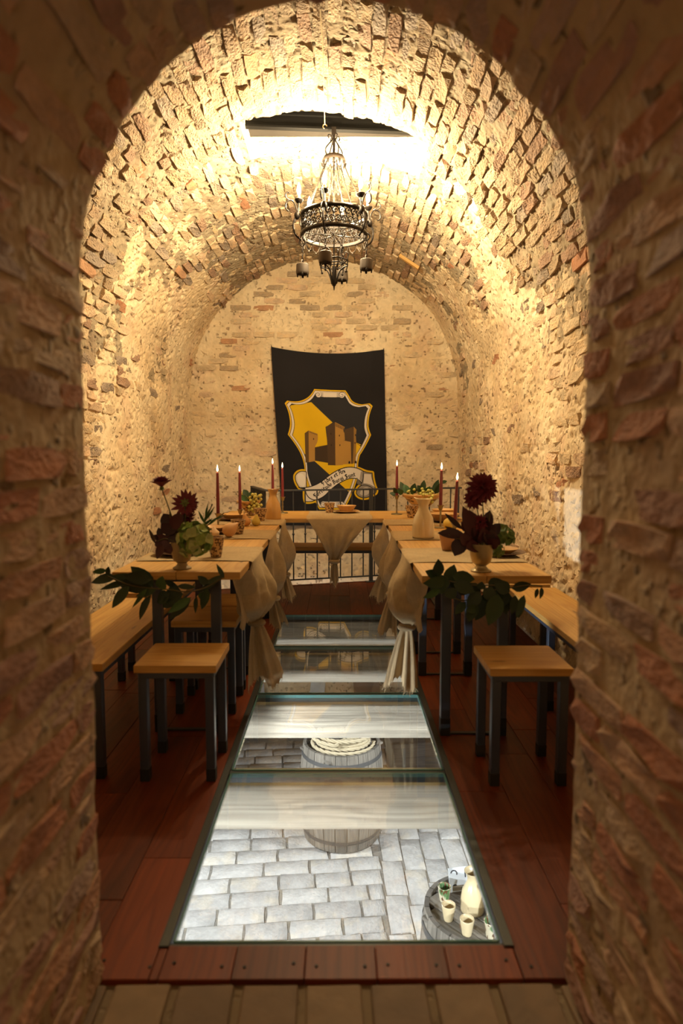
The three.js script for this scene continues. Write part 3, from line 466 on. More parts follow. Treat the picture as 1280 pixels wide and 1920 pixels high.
{ // boards and a chest at the far end of the cellar
  [['white and blue painted board leaning on the far cellar wall', -1.02, 0.42, 0.62, [0.55, 0.60, 0.64], 0.1], ['narrow white board leaning on the far cellar wall beside the dark post', -0.32, 0.17, 0.66, [0.66, 0.68, 0.68], -0.12], ['brown varnished board leaning on the far cellar wall', 0.36, 0.3, 0.7, [0.26, 0.15, 0.07], 0.08]].forEach(([lb, x, w, h, c, a]) => { const t = thing('leaning_board', lb, 'board', [x, CF + 0.008, BACK - 0.16], 0); const g = box(w, h, 0.025, 0, 0, 0, 'y', 0.004); g.rotateX(-0.16); g.rotateZ(a); part('board_panel', g, std({ color: lin(...c), map: stoneMap, roughness: 0.7 }), t); part('board_rim', box(w * 0.9, 0.03, 0.035, 0, 0.0, 0, 'x', 0.003), M.darkWood, t); });
  const t = thing('wooden_chest', 'dark wooden chest on the cellar paving behind the rope barrel', 'chest', [0.82, CF + 0.006, 6.5], 0.12); part('chest_body', box(0.62, 0.34, 0.36, 0, 0, 0, 'x', 0.008), M.darkWood, t); part('chest_lid', box(0.66, 0.05, 0.4, 0, 0.342, 0, 'x', 0.01), M.darkWood, t); for (const x of [-0.2, 0.2]) part('iron_strap', box(0.03, 0.345, 0.37, x, 0, 0, 'y', 0.002), M.hoop, t);
}
// cellar lamps, hung under the masonry before the glass; the rear pair is added to brighten the paving
for (const [x, y, d, tx, ty, td, I, ang, lb] of [
  [-0.5, -0.42, 1.12, 0.0, -1.1, 3.4, 11, 1.1, 'round floodlight hung in the cellar under the passage'],
  [-1.55, -0.38, 2.0, 0.05, -2.0, 4.7, 13, 0.72, 'round floodlight under the planks before the first beam, left side of the cellar'],
  [1.45, -0.38, 2.0, 0.1, -2.0, 4.5, 7, 0.72, 'round floodlight under the planks before the first beam, right side of the cellar'],
  [-1.5, -0.32, 4.52, 0.0, -2.0, 4.5, 13, 0.9, 'added unseen floodlight behind the third beam, brightening the paving from the left side of the cellar'],
  [1.4, -0.32, 4.6, 0.2, -2.0, 4.5, 10, 0.9, 'added unseen floodlight behind the third beam, brightening the paving from the right side of the cellar'],
  [-1.3, -0.85, 2.66, 1.33, 0.72, 3.76, 22, 0.22, 'narrow spotlight low in the cellar, turned up towards the right wall']]) {
  const t = thing('cellar_lamp', lb, 'lamp', [x, y, d], 0, 'lamps in the cellar'); const dir = V(tx, ty, td).sub(V(x, y, d)).normalize(), q = new THREE.Quaternion().setFromUnitVectors(new THREE.Vector3(0, -1, 0), dir);
  part('lamp_housing', lathe([[0, 0.07], [0.045, 0.065], [0.055, 0.0], [0.052, 0.0], [0.04, 0.05], [0, 0.055]], 24).applyQuaternion(q), M.frameSteel, t);
  part('lamp_face', new THREE.CircleGeometry(0.05, 24).rotateX(Math.PI / 2).translate(0, 0.012, 0).applyQuaternion(q), std({ color: lin(1, 1, 1), emissive: COOL, emissiveIntensity: 6 }), t);
  const top = new THREE.Vector3(0, 0.06, 0).applyQuaternion(q); part('lamp_bracket', y > -0.6 ? bar(top, new THREE.Vector3(0, d < 1.4 ? 0.18 : y < -0.35 ? 0.34 : 0.28, 0.02), 0.008) : bar(top, new THREE.Vector3(0, CF - y + 0.01, 0), 0.012), M.frameSteel, t);
  const s = new THREE.SpotLight(COOL, I, 0, ang, 0.25, 2); s.position.copy(V(x, y, d).addScaledVector(dir, 0.02)); s.target.position.copy(V(tx, ty, td)); s.castShadow = true; s.shadow.radius = 2.2; s.name = 'cellar_light'; scene.add(s, s.target);
}

// ------------------------------------------------------------------ tables, benches, stools
const TOP = 0.75;
function table(label, x0, x1, d0, d1, along, frames, group) {       // frames: list of [ax, ad, bx, bd] leg pairs
  const cx = (x0 + x1) / 2, cd = (d0 + d1) / 2, t = thing('dining_table', label, 'table', [cx, 0, cd], 0, group), th = 0.034;
  if (along === 'z') { const n = 2, w = (x1 - x0) / n; for (let i = 0; i < n; i++) part('table_board', box(w - 0.0015, th, d1 - d0, -(x1 - x0) / 2 + w * (i + 0.5), TOP - th, 0, 'z', 0.003), M.pine, t); }
  else { const n = 3, w = (d1 - d0) / n; for (let i = 0; i < n; i++) part('table_board', box(x1 - x0, th, w - 0.0015, 0, TOP - th, -(d1 - d0) / 2 + w * (i + 0.5), 'x', 0.003), M.pine, t); }
  for (const [ax, ad, bx, bd] of frames) {
    for (const [lx, ld] of [[ax, ad], [bx, bd]]) { const l = part('leg', box(0.042, TOP - th - 0.03, 0.042, lx - cx, 0.002, ld - cd, 'y', 0.003), M.steel, t); part('foot_shade', box(0.044, 0.08, 0.044, lx - cx, 0.0, ld - cd, 'y', 0.002), M.footShade, l, 'dark sleeve standing for shade at the leg foot'); }  // dark sleeve paints the shade low on each leg
    const w = Math.abs(bx - ax), l = Math.abs(bd - ad); part('top_rail', box(Math.max(w, 0.03) + 0.04, 0.03, Math.max(l, 0.03) + 0.01, (ax + bx) / 2 - cx, TOP - th - 0.03, (ad + bd) / 2 - cd, 'x', 0.002), M.steel, t);
    part('floor_strap', box(Math.max(w - 0.03, 0.02), 0.008, Math.max(l - 0.03, 0.02), (ax + bx) / 2 - cx, 0.001, (ad + bd) / 2 - cd, 'x', 0.001), M.frameSteel, t);
  }
  return t;
}
const GT = 'narrow pine tables';
table('narrow pine table on steel legs, under the vase with the green hydrangea head', -0.965, -0.42, 2.75, 3.93, 'z', [[-0.81, 2.886, -0.55, 2.886], [-0.81, 3.75, -0.55, 3.75]], GT);
table('narrow pine table between the hydrangea vase table and the head table', -0.965, -0.425, 3.935, 5.13, 'z', [[-0.81, 4.1, -0.55, 4.1], [-0.81, 4.95, -0.55, 4.95]], GT);
table('narrow pine table on steel legs, under the pewter vase with the large dahlia', 0.338, 0.874, 2.66, 3.88, 'z', [[0.470, 2.841, 0.72, 2.841], [0.470, 3.64, 0.728, 3.64]], GT);
table('narrow pine table between the large dahlia table and the head table', 0.345, 0.874, 3.885, 5.13, 'z', [[0.47, 4.05, 0.74, 4.05], [0.47, 4.912, 0.748, 4.912]], GT);
table('pine head table across the room in front of the iron railing', -0.97, 0.97, 5.14, 5.86, 'x', [[-0.8, 5.25, -0.8, 5.75], [0.8, 5.25, 0.8, 5.75]], GT);
function seat(name, label, cat, x0, x1, d0, d1, pairs, group, turn = 0) {
  const cx = (x0 + x1) / 2, cd = (d0 + d1) / 2, t = thing(name, label, cat, [cx, 0, cd], turn, group), w = x1 - x0, l = d1 - d0, H = 0.458, th = 0.030, tb = 0.034;
  if (cat === 'bench') for (const k of [-1, 1]) part('seat_board', box(w / 2 - 0.001, th, l, k * w / 4, H - th, 0, w > l ? 'x' : 'z', 0.003), M.pine, t); else part('seat', box(w, th, l, 0, H - th, 0, 'x', 0.003), M.pine, t);
  const ix = w / 2 - 0.012 - tb / 2, il = l / 2 - 0.012 - tb / 2;
  for (const k of [-1, 1]) { part('seat_rail', box(tb * 0.75, 0.025, l - 0.03, k * (w / 2 - 0.012 - tb * 0.375), H - th - 0.025, 0, 'z', 0.002), M.steel, t); part('seat_rail', box(w - 0.03, 0.025, tb * 0.75, 0, H - th - 0.025, k * (l / 2 - 0.012 - tb * 0.375), 'x', 0.002), M.steel, t); }
  for (const p of pairs ?? [-il, il]) for (const k of [-1, 1]) { const d = pairs ? p - cd : p; const g = part('leg', box(tb, H - th - 0.02, tb, k * ix, 0.002, d, 'y', 0.003), M.steel, t); part('foot_shade', box(tb + 0.002, 0.05, tb + 0.002, k * ix, 0, d, 'y', 0.002), M.footShade, g, 'dark sleeve standing for shade at the leg foot'); }  // same painted shade around the seat leg feet
  return t;
}
seat('stool', 'square pine stool on steel legs at the end of the hydrangea table', 'stool', -0.772, -0.462, 2.40, 2.70, null, 'pine stools', 0.0);
seat('stool', 'square pine stool on steel legs at the end of the large dahlia table', 'stool', 0.556, 0.866, 2.36, 2.66, null, 'pine stools', 0.0);
seat('stool', 'square pine stool pushed under the hydrangea table, nearest its first legs', 'stool', -0.80, -0.49, 3.06, 3.36, null, 'pine stools');
seat('stool', 'square pine stool pushed under the hydrangea table, behind another stool', 'stool', -0.80, -0.49, 3.39, 3.69, null, 'pine stools');
seat('bench', 'long pine bench by the left wall beside the hydrangea table', 'bench', -1.235, -0.893, 2.42, 3.58, null, 'pine benches');
seat('bench', 'long pine bench by the left wall near the railing', 'bench', -1.235, -0.893, 3.70, 4.95, null, 'pine benches');
seat('bench', 'long pine bench by the right wall beside the large dahlia table', 'bench', 0.998, 1.29, 2.40, 3.86, [2.44, 3.12, 3.82], 'pine benches');
seat('bench', 'long pine bench by the right wall near the railing', 'bench', 0.998, 1.29, 3.95, 5.12, null, 'pine benches');
seat('bench', 'long pine bench behind the head table in front of the railing', 'bench', -0.72, 0.74, 5.60, 5.90, null, 'pine benches');

// ------------------------------------------------------------------ burlap runners, gathered and tied at the hanging end
// edge: where the cloth leaves the table; out: horizontal direction of the drop; across: direction along the table edge
function runner(label, far, edge, across, out, half, knotY, tailLen, opt = {}) {
  const t = thing('burlap_runner', label, 'table runner', [edge.x, 0, -edge.z], 0, 'burlap table runners'), E = new THREE.Vector3(0, 0, 0), ph = rr(0, 6), hasTri = opt.tri, y0 = TOP + 0.004;
  const wid = (v) => hasTri ? lerp(1, 0.10, Math.pow(v, 0.85)) : v < 0.7 ? lerp(1, 0.80, v / 0.7) : lerp(0.80, 0.12, smooth(0.7, 1, v));
  const knotShift = opt.shift ?? 0;
  const f = (u, v) => {
    const a = u * 2 - 1; let p = E.clone();
    if (v < 0.35) { const k = v / 0.35; p.addScaledVector(out, -far * (1 - k) + 0.012 * k); p.addScaledVector(across, a * half * (1 + 0.02 * Math.sin(k * 9 + ph))); p.y = y0 + 0.0012 * Math.sin(a * 7 + k * 12) - 0.003 * smooth(0.97, 1, k); }
    else { const k = (v - 0.35) / 0.65, w = wid(k), fold = Math.sin(a * Math.PI * 2.2 + ph) * 0.5 + Math.sin(a * Math.PI * 4.7 + ph * 2 + k * 2) * 0.28 + 0.9 * fbm(a * 3.5 + ph, k * 3.5, ph, 3), gather = smooth(0.6, 1, k);
      p.addScaledVector(across, a * half * w + knotShift * k); p.y = y0 - 0.003 - k * (y0 - knotY);
      p.addScaledVector(out, 0.014 + (opt.bulge ?? 0.045) * Math.sin(Math.PI * Math.pow(k, 1.25)) * (hasTri ? 1 - 0.5 * a * a : 1 - 1.7 * a * a) + fold * (hasTri ? 0.02 : 0.028) * smooth(0.05, 0.5, k) * (1 - 0.4 * gather) - 0.012 * gather * a * a); }
    return p;
  };
  const L = far + (y0 - knotY);
  part('cloth', surface(44, 70, f, (u, v) => [(u - 0.5) * 2 * half, v * L]), M.burlap, t);
  const K = E.clone().addScaledVector(out, 0.014).addScaledVector(across, knotShift); K.y = knotY;
  const g = new THREE.TorusGeometry(0.022, 0.014, 8, 18); g.scale(1.3, 1, 1.1); g.rotateX(Math.PI / 2); g.translate(K.x, K.y, K.z); part('tie', g, opt.twine ? M.twine : M.burlap, t, 'twisted knot holding the gathered cloth');
  for (let i = 0; i < 3; i++) { const a = rr(-1, 1); part('loose_thread', tube([K.clone(), K.clone().addScaledVector(across, 0.03 * a).addScaledVector(out, 0.02).add(new THREE.Vector3(0, -0.01, 0)), K.clone().addScaledVector(across, 0.07 * a).addScaledVector(out, 0.035).add(new THREE.Vector3(0, -rr(0.02, 0.07), 0))], 0.0016, 10, 4), M.twine, t); }
  const aT = hasTri ? across.clone() : across.clone().multiplyScalar(0.45).addScaledVector(out, 0.89), oT = hasTri ? out.clone() : out.clone().multiplyScalar(0.45).addScaledVector(across, -0.89);
  const tl = (u, v) => { const a = u * 2 - 1, w = lerp(0.022, opt.flare ?? 0.085, Math.pow(v, 0.7)), fold = Math.sin(a * 5 + ph) * 0.6 + Math.sin(a * 9.5 + ph) * 0.35; const p = K.clone(); p.addScaledVector(aT, a * w + (opt.lean ?? 0.03) * v); p.addScaledVector(oT, 0.004 + fold * 0.03 * Math.pow(v, 0.6) + 0.02 * v); p.y -= v * tailLen * (1 + 0.10 * Math.sin(a * 4 + ph) + 0.035 * Math.sin(a * 31)) ; return p; };
  part('tail', surface(30, 22, tl, (u, v) => [(u - 0.5) * 0.2, v * tailLen]), M.burlap, t);
  const fr = []; for (let i = 0; i < 40; i++) { const u = i / 39, p = tl(u, 1); fr.push(bar(p, p.clone().add(new THREE.Vector3(rr(-0.008, 0.008), -rr(0.006, 0.022), rr(-0.008, 0.008))), 0.0009, 3)); } part('fringe', merge(fr), M.twine, t).userData.kind = 'stuff';
  if (opt.flap) { const fl = (u, v) => { const p = E.clone(); p.addScaledVector(across, -half - 0.10 * u + 0.05 * v); p.addScaledVector(out, 0.01 + 0.018 * Math.sin(u * 5 + v * 4) - 0.06 * u); p.y = y0 - 0.03 - v * 0.24 * (1 + 0.15 * Math.sin(u * 9)) - 0.02 * u; return p; }; part('torn_flap', surface(14, 18, fl, (u, v) => [u * 0.12, v * 0.25]), M.burlap, t, 'ragged torn edge of the cloth'); }
  return t;
}
const Zp = new THREE.Vector3(0, 0, -1), Xp = new THREE.Vector3(1, 0, 0), Xm = new THREE.Vector3(-1, 0, 0), Zc = new THREE.Vector3(0, 0, 1);
const LE = -0.42, RE = 0.338;
runner('burlap runner tied in a knot beside the green hydrangea vase', 0.53, V(LE, 0, 3.27), Zp, Xp, 0.235, 0.43, 0.30, { flap: true, flare: 0.10, lean: 0.04, shift: -0.12, bulge: 0.085 });
runner('burlap runner tied in a knot, middle one along the hydrangea side', 0.53, V(LE - 0.004, 0, 4.08), Zp, Xp, 0.23, 0.36, 0.17, { twine: true, flare: 0.06, bulge: 0.075, shift: -0.06 });
runner('burlap runner tied in a knot by the ochre jug', 0.53, V(LE - 0.004, 0, 4.84), Zp, Xp, 0.20, 0.36, 0.18, { flare: 0.06, bulge: 0.07 });
runner('burlap runner tied in a knot beside the pewter vase', 0.53, V(RE, 0, 3.22), Zp, Xm, 0.235, 0.42, 0.28, { flap: true, flare: 0.085, lean: 0.02, shift: -0.12, bulge: 0.09 });
runner('burlap runner tied in a knot beside the cream jug', 0.53, V(RE + 0.006, 0, 4.02), Zp, Xm, 0.23, 0.40, 0.24, { twine: true, flare: 0.07, bulge: 0.075, shift: -0.06 });
runner('burlap runner tied in a knot, the far one along the dahlia side', 0.53, V(RE + 0.006, 0, 4.82), Zp, Xm, 0.20, 0.38, 0.2, { flare: 0.08, bulge: 0.08 });
runner('burlap runner hanging as a knotted triangle from the head table', 0.66, V(0, 0, 5.14), Xp, Zc, 0.262, 0.41, 0.17, { tri: true, flare: 0.035, lean: 0.0, shift: -0.04, bulge: 0.03 });
const RUN = [[-0.96, LE, 3.035, 3.505], [-0.96, LE, 3.85, 4.31], [-0.96, LE, 4.64, 5.04], [RE, 0.87, 2.985, 3.455], [RE, 0.87, 3.79, 4.25], [RE, 0.87, 4.62, 5.02], [-0.262, 0.262, 5.14, 5.8]];
const topAt = (x, d) => RUN.some(([a, b, c, e]) => x > a && x < b && d > c && d < e) ? TOP + 0.0055 : TOP + 0.0005;

// ------------------------------------------------------------------ iron railing round the stairwell
function railing(label, x0, d0, x1, d1, step, posts, wall) {
  const L = Math.hypot(x1 - x0, d1 - d0), t = thing('iron_railing', label, 'railing', [x0, 0, d0], Math.atan2(d1 - d0, x1 - x0), 'iron railings of the stairwell'), H = 0.925;
  part('top_rail', box(L, 0.016, 0.035, L / 2, H - 0.016, 0, 'x', 0.003), M.railIron, t); part('bottom_rail', box(L, 0.012, 0.025, L / 2, 0.055, 0, 'x', 0.002), M.railIron, t);
  const n = Math.round(L / step); for (let i = 1; i < n; i++) { const x = L * i / n; if (posts.some((p) => Math.abs(p - x) < 0.035)) continue; const b = part('baluster', bar(new THREE.Vector3(x, 0.06, 0), new THREE.Vector3(x, H - 0.014, 0), 0.0065, 8), M.railIron, t); part('collar', new THREE.SphereGeometry(0.012, 8, 6).scale(1, 1.1, 1).translate(x, 0.5, 0), M.railIron, b); }
  for (const p of posts) { part('post', box(0.034, H - 0.005, 0.034, p, 0, 0, 'y', 0.003), M.railIron, t); part('base_plate', box(0.1, 0.008, 0.07, p, 0.0, 0, 'x', 0.002), M.railIron, t); }
}
{ const d = (x) => 6.315 + 0.29 * x, len = (x) => (x + 0.66) * Math.hypot(1, 0.29); railing('straight iron railing with thin balusters behind the head table', -0.66, d(-0.66), 1.24, d(1.24), 0.114, [0.02, len(0.311), len(1.2)]); }
railing('short iron railing turning back towards the end wall', -0.93, 6.98, -0.68, 6.13, 0.075, [0.02]);

// ------------------------------------------------------------------ banner on the end wall
{
  const Wc = 1024, Hc = 1600, c = document.createElement('canvas'); c.width = Wc; c.height = Hc; const g = c.getContext('2d');
  // coordinates read on a close-up of the banner
  const q = (zx, zy) => { const x = 520 + zx / 6.4, y = 700 + zy / 6.4, l = lerp(508, 530, (y - 650) / 335), r = lerp(720, 726, (y - 650) / 335); return [(x - l) / (r - l) * Wc, (y - 650) / 335 * Hc]; };
  const path = (pts, close = true) => { g.beginPath(); pts.forEach((p, i) => { const a = q(p[0], p[1]); if (!i) g.moveTo(...a); else if (p.length === 4) { const b = q(p[2], p[3]); g.quadraticCurveTo(...a, ...b); } else g.lineTo(...a); }); if (close) g.closePath(); };
  const fill = (pts, col) => { path(pts); g.fillStyle = col; g.fill(); }, line = (pts, col, w, close) => { path(pts, close); g.strokeStyle = col; g.lineWidth = w; g.lineJoin = 'round'; g.lineCap = 'round'; g.stroke(); };
  g.fillStyle = '#16141a'; g.fillRect(0, 0, Wc, Hc);
  const Y = '#d8b012', W = '#d9d0c8', K = '#17151a', G = '#27272d';
  const shield = [[440, 140], [815, 150], [850, 200, 880, 260], [920, 318, 1020, 328], [1108, 318], [1143, 352], [1090, 460, 1092, 590], [1095, 640, 1124, 705], [1060, 850, 990, 950], [960, 1040, 965, 1150], [960, 1330, 800, 1625], [500, 1625], [345, 1330, 325, 1180], [330, 1060, 270, 930], [220, 830, 122, 715], [155, 620, 150, 560], [140, 430, 86, 340], [118, 303], [240, 325, 330, 270], [400, 230, 440, 140]];
  const sc = (k) => shield.map((p) => p.map((v, i) => i % 2 ? 780 + (v - 780) * (1 + (k - 1) * 0.66) : 618 + (v - 618) * k));
  const roll = (pts) => { line(pts, Y, 40, true); };
  const curlL = [[345, 1165], [250, 1140, 214, 1215], [205, 1290, 270, 1365], [345, 1385]], curlLL = [[330, 1360], [320, 1520, 345, 1530], [420, 1535, 470, 1500], [470, 1370]], curlR = [[1010, 1140], [1060, 1170, 1135, 1175], [1140, 1290, 1185, 1390], [1185, 1430, 1130, 1440], [1105, 1480, 1030, 1480], [960, 1470, 945, 1420], [950, 1360, 1000, 1330]];
  for (const r of [curlL, curlLL, curlR]) roll(r); line([[950, 1115], [1030, 1130, 1040, 1190]], Y, 34, false);
  fill(sc(1.0), Y); fill(sc(0.962), '#3a1c12'); fill(sc(0.950), W); fill(sc(0.895), K); fill(sc(0.882), G);
  g.save(); path(sc(0.882)); g.clip();
  fill([[405, 305], [660, 550], [575, 610], [600, 830], [1010, 830], [950, 800], [1000, 850], [940, 1060], [900, 1390], [860, 1410], [420, 1010], [330, 950], [150, 700], [150, 360]], Y);
  fill([[405, 305], [660, 550], [800, 620], [1150, 880], [1150, 100], [405, 100]], G);
  fill([[945, 800], [1010, 870], [940, 1000], [935, 830]], Y); fill([[330, 1040], [440, 1035], [850, 1420], [700, 1640], [330, 1640]], G);
  g.restore();
  // castle
  const D = '#3c2d20', L = '#a87f3e', B = '#5b4526';
  fill([[325, 690], [372, 655], [375, 1045], [335, 1050]], B); fill([[372, 655], [478, 692], [490, 740, 475, 800], [450, 850], [448, 1030], [375, 1045]], L); for (let i = 0; i < 7; i++) fill([[384 + i * 14, 664 + i * 5], [391 + i * 14, 667 + i * 5], [391 + i * 14, 684 + i * 5], [384 + i * 14, 680 + i * 5]], B);
  fill([[448, 860], [605, 825], [605, 1050], [448, 1025]], D); fill([[575, 605], [690, 545], [695, 1080], [605, 1078], [590, 660]], '#4a3725'); fill([[690, 545], [805, 605], [790, 655], [808, 690], [808, 770], [790, 770], [785, 1075], [695, 1082]], L); for (let i = 0; i < 8; i++) fill([[698 + i * 13, 556 + i * 6.5], [704 + i * 13, 560 + i * 6.5], [702 + i * 13, 600 + i * 6.5], [696 + i * 13, 596 + i * 6.5]], D);
  fill([[790, 770], [880, 790], [885, 1060], [785, 1068]], L); fill([[800, 640], [915, 600], [920, 790], [900, 1060], [885, 1060], [878, 790], [808, 770]], '#4b3926'); fill([[915, 600], [948, 640], [940, 720], [945, 800], [938, 1050], [900, 1058], [915, 800]], '#8f6c34');
  for (const [x, y] of [[432, 758], [742, 712], [748, 830], [935, 705], [930, 803], [640, 690], [645, 830]]) fill([[x - 5, y - 10], [x + 5, y - 10], [x + 5, y + 10], [x - 5, y + 10]], '#2a1d14');
  for (const [x, y] of [[862, 1040], [937, 1036]]) fill([[x - 11, y + 18], [x - 11, y - 5], [x, y - 24, x + 11, y - 5], [x + 11, y + 18]], '#1c1410');
  // scroll ornaments at head and foot of the shield
  const orn = (cy, x0, x1) => { fill([[x0, cy - 34], [x1, cy - 34], [x1, cy + 26], [x0, cy + 26]], '#b9b0ac'); fill([[x0 + 60, cy - 28], [x1 - 60, cy - 28], [x1 - 60, cy + 28], [x0 + 60, cy + 28]], W); for (const [x, k] of [[x0, 1], [x1, -1]]) { const p = []; for (let i = 0; i < 40; i++) { const a = i / 40 * 9 * k, r = 44 - i; p.push([x + r * Math.cos(a), cy + r * 0.95 * Math.sin(a)]); } g.beginPath(); g.arc(...q(x, cy), 26, 0, 7); g.fillStyle = W; g.fill(); line(p, '#4a454a', 4, false); } };
  orn(208, 488, 770); orn(1560, 550, 765);
  // ribbon
  fill(curlL, W); line(curlL, K, 7, true); fill([[238, 1200], [300, 1165, 330, 1230], [345, 1320, 310, 1350], [225, 1330, 238, 1200]], '#e6dfd8');
  fill(curlLL, W); line(curlLL, K, 7, true);
  fill(curlR, '#8c857f'); line(curlR, K, 7, true); fill([[1040, 1185], [1120, 1190], [1125, 1260, 1170, 1350], [1100, 1300, 1030, 1300]], W); fill([[985, 1430], [1010, 1340, 1080, 1350], [1130, 1400, 1080, 1440], [1030, 1470, 985, 1430]], '#b8b0aa'); line([[1000, 1330], [1090, 1300, 1175, 1395]], K, 6, false);
  const rib = [[255, 1360], [420, 1370, 560, 1255], [700, 1130, 820, 1105], [930, 1085, 1025, 1150], [1035, 1240, 1010, 1300], [960, 1215, 850, 1245], [720, 1290, 600, 1420], [540, 1490, 450, 1510], [345, 1500, 330, 1370]];
  fill(rib, W); line(rib, K, 8, true); fill([[1000, 1150], [1028, 1160], [1012, 1290], [985, 1250]], '#9a928c'); fill([[950, 1225], [1005, 1300], [985, 1330], [950, 1300]], '#6d6763');
  // black letter, written with a slanted broad nib
  const A = { F: [[[0.1, 0.95], [0.75, 0.95]], [[0.3, 0.95], [0.3, 0.1], [0.12, -0.08]], [[0.3, 0.52], [0.62, 0.52]], [[0.12, 0.8], [0.12, 0.55]]], i: [[[0.1, 0.55], [0.2, 0.5], [0.2, 0.08], [0.32, 0]], [[0.2, 0.78], [0.22, 0.74]]], d: [[[0.2, 0.98], [0.5, 0.6], [0.5, 0.12], [0.32, 0], [0.12, 0.12], [0.12, 0.45], [0.3, 0.56], [0.5, 0.45]]], e: [[[0.12, 0.3], [0.44, 0.36], [0.36, 0.56], [0.12, 0.44], [0.12, 0.12], [0.28, 0], [0.46, 0.1]]], s: [[[0.42, 0.48], [0.28, 0.57], [0.12, 0.44], [0.4, 0.2], [0.28, 0.0], [0.08, 0.08]]], t: [[[0.22, 0.8], [0.2, 0.1], [0.36, 0]], [[0.06, 0.54], [0.42, 0.54]]], A: [[[0.12, 0.8], [0.3, 0.98], [0.62, 0.9], [0.62, 0.08], [0.76, 0]], [[0.3, 0.98], [0.26, 0.3], [0.08, 0.02]], [[0.26, 0.45], [0.62, 0.45]]], r: [[[0.08, 0.55], [0.18, 0.48], [0.18, 0.02]], [[0.18, 0.44], [0.36, 0.57], [0.42, 0.48]]], x: [[[0.08, 0.55], [0.42, 0.02]], [[0.42, 0.55], [0.06, 0.0]], [[0.12, 0.3], [0.38, 0.3]]], o: [[[0.28, 0.57], [0.12, 0.44], [0.12, 0.14], [0.28, 0], [0.46, 0.14], [0.46, 0.44], [0.28, 0.57]]], u: [[[0.08, 0.55], [0.16, 0.48], [0.16, 0.1], [0.3, 0], [0.48, 0.12]], [[0.42, 0.56], [0.48, 0.5], [0.48, 0.08], [0.58, 0]]], n: [[[0.08, 0.55], [0.16, 0.48], [0.16, 0]], [[0.16, 0.42], [0.36, 0.57], [0.48, 0.46], [0.48, 0.06], [0.58, 0]]], g: [[[0.44, 0.5], [0.26, 0.57], [0.12, 0.44], [0.12, 0.16], [0.26, 0.04], [0.46, 0.14]], [[0.46, 0.56], [0.46, -0.16], [0.26, -0.28], [0.1, -0.18]]], B: [[[0.24, 0.95], [0.24, 0.04]], [[0.08, 0.86], [0.3, 0.97], [0.6, 0.86], [0.56, 0.62], [0.3, 0.52], [0.62, 0.42], [0.64, 0.14], [0.36, 0], [0.1, 0.08]]], S: [[[0.64, 0.84], [0.4, 0.98], [0.14, 0.82], [0.22, 0.6], [0.58, 0.44], [0.6, 0.14], [0.34, 0], [0.08, 0.14]], [[0.38, 0.98], [0.38, 0.02]]] };
  const adv = { i: 0.36, t: 0.44, r: 0.46, F: 0.74, A: 0.82, B: 0.76, S: 0.76, u: 0.62, n: 0.62, ' ': 0.34 };
  const write = (text, curve, size) => { let s = 0; const total = [...text].reduce((a, ch) => a + (adv[ch] ?? 0.54), 0); for (const ch of text) { const w = adv[ch] ?? 0.54, t = (s + w / 2) / total, p = curve.getPoint(t), tg = curve.getTangent(t), a = Math.atan2(tg.y, tg.x); g.save(); g.translate(p.x, p.y); g.rotate(a); for (const st of A[ch] ?? []) { for (let i = 0; i < st.length - 1; i++) { const X = (v) => (v[0] - w / 2) * size, Yy = (v) => -v[1] * size, n = 0.062 * size, P = st[i], Q = st[i + 1]; g.beginPath(); g.moveTo(X(P) - n, Yy(P) + n * 0.8); g.lineTo(X(P) + n, Yy(P) - n * 0.8); g.lineTo(X(Q) + n, Yy(Q) - n * 0.8); g.lineTo(X(Q) - n, Yy(Q) + n * 0.8); g.closePath(); g.fillStyle = '#221d1c'; g.fill(); g.lineWidth = 2.2; g.strokeStyle = '#221d1c'; g.stroke(); } } g.restore(); s += w; } };
  const cv = (...p) => new THREE.QuadraticBezierCurve(...p.map((e) => new THREE.Vector2(...q(...e))));
  write('Fides et Arx', cv([545, 1338], [690, 1205], [818, 1165]), 40);
  write('Fortitudo Burgi Sunt', cv([455, 1490], [670, 1270], [935, 1210]), 40);
  const tx = new THREE.CanvasTexture(c); tx.colorSpace = THREE.SRGBColorSpace; tx.anisotropy = 8;
  const cloth = std({ map: tx, roughness: 0.95, bumpMap: burlapBump.clone(), bumpScale: 0.0004 }); cloth.bumpMap.repeat.set(10, 14);
  const d = BACK - 0.085, tl = pix(508, 650, d), tr = pix(720, 655, d), bl = pix(530, 985, d), br = pix(726, 985, d), o = tl.clone();
  const t = thing('banner', 'black cloth banner with a yellow and white shield showing a castle', 'banner', [o.x, o.y, -o.z]);
  part('cloth', surface(50, 80, (u, v) => { const a = tl.clone().lerp(tr, u), b = bl.clone().lerp(br, u), p = a.lerp(b, v); p.y -= 0.24 * u * (1 - u) * Math.exp(-v * 3.2); p.z += 0.012 * Math.sin(u * 11 + v * 2) * v + 0.02 * Math.exp(-(((u - 0.9 + v * 0.25) / 0.03) ** 2)) * (1 - v) + 0.01 * Math.sin(v * 7 + u * 3); return p.sub(o); }, (u, v) => [u, 1 - v]), cloth, t);
  for (const [x, y, z] of [[0.006, -0.006, 0], [tr.x - o.x - 0.006, tr.y - o.y - 0.006, 0]]) part('hanging_nail', bar(new THREE.Vector3(x, y, z - 0.08), new THREE.Vector3(x, y + 0.012, z + 0.03), 0.004), M.nail, t);
}

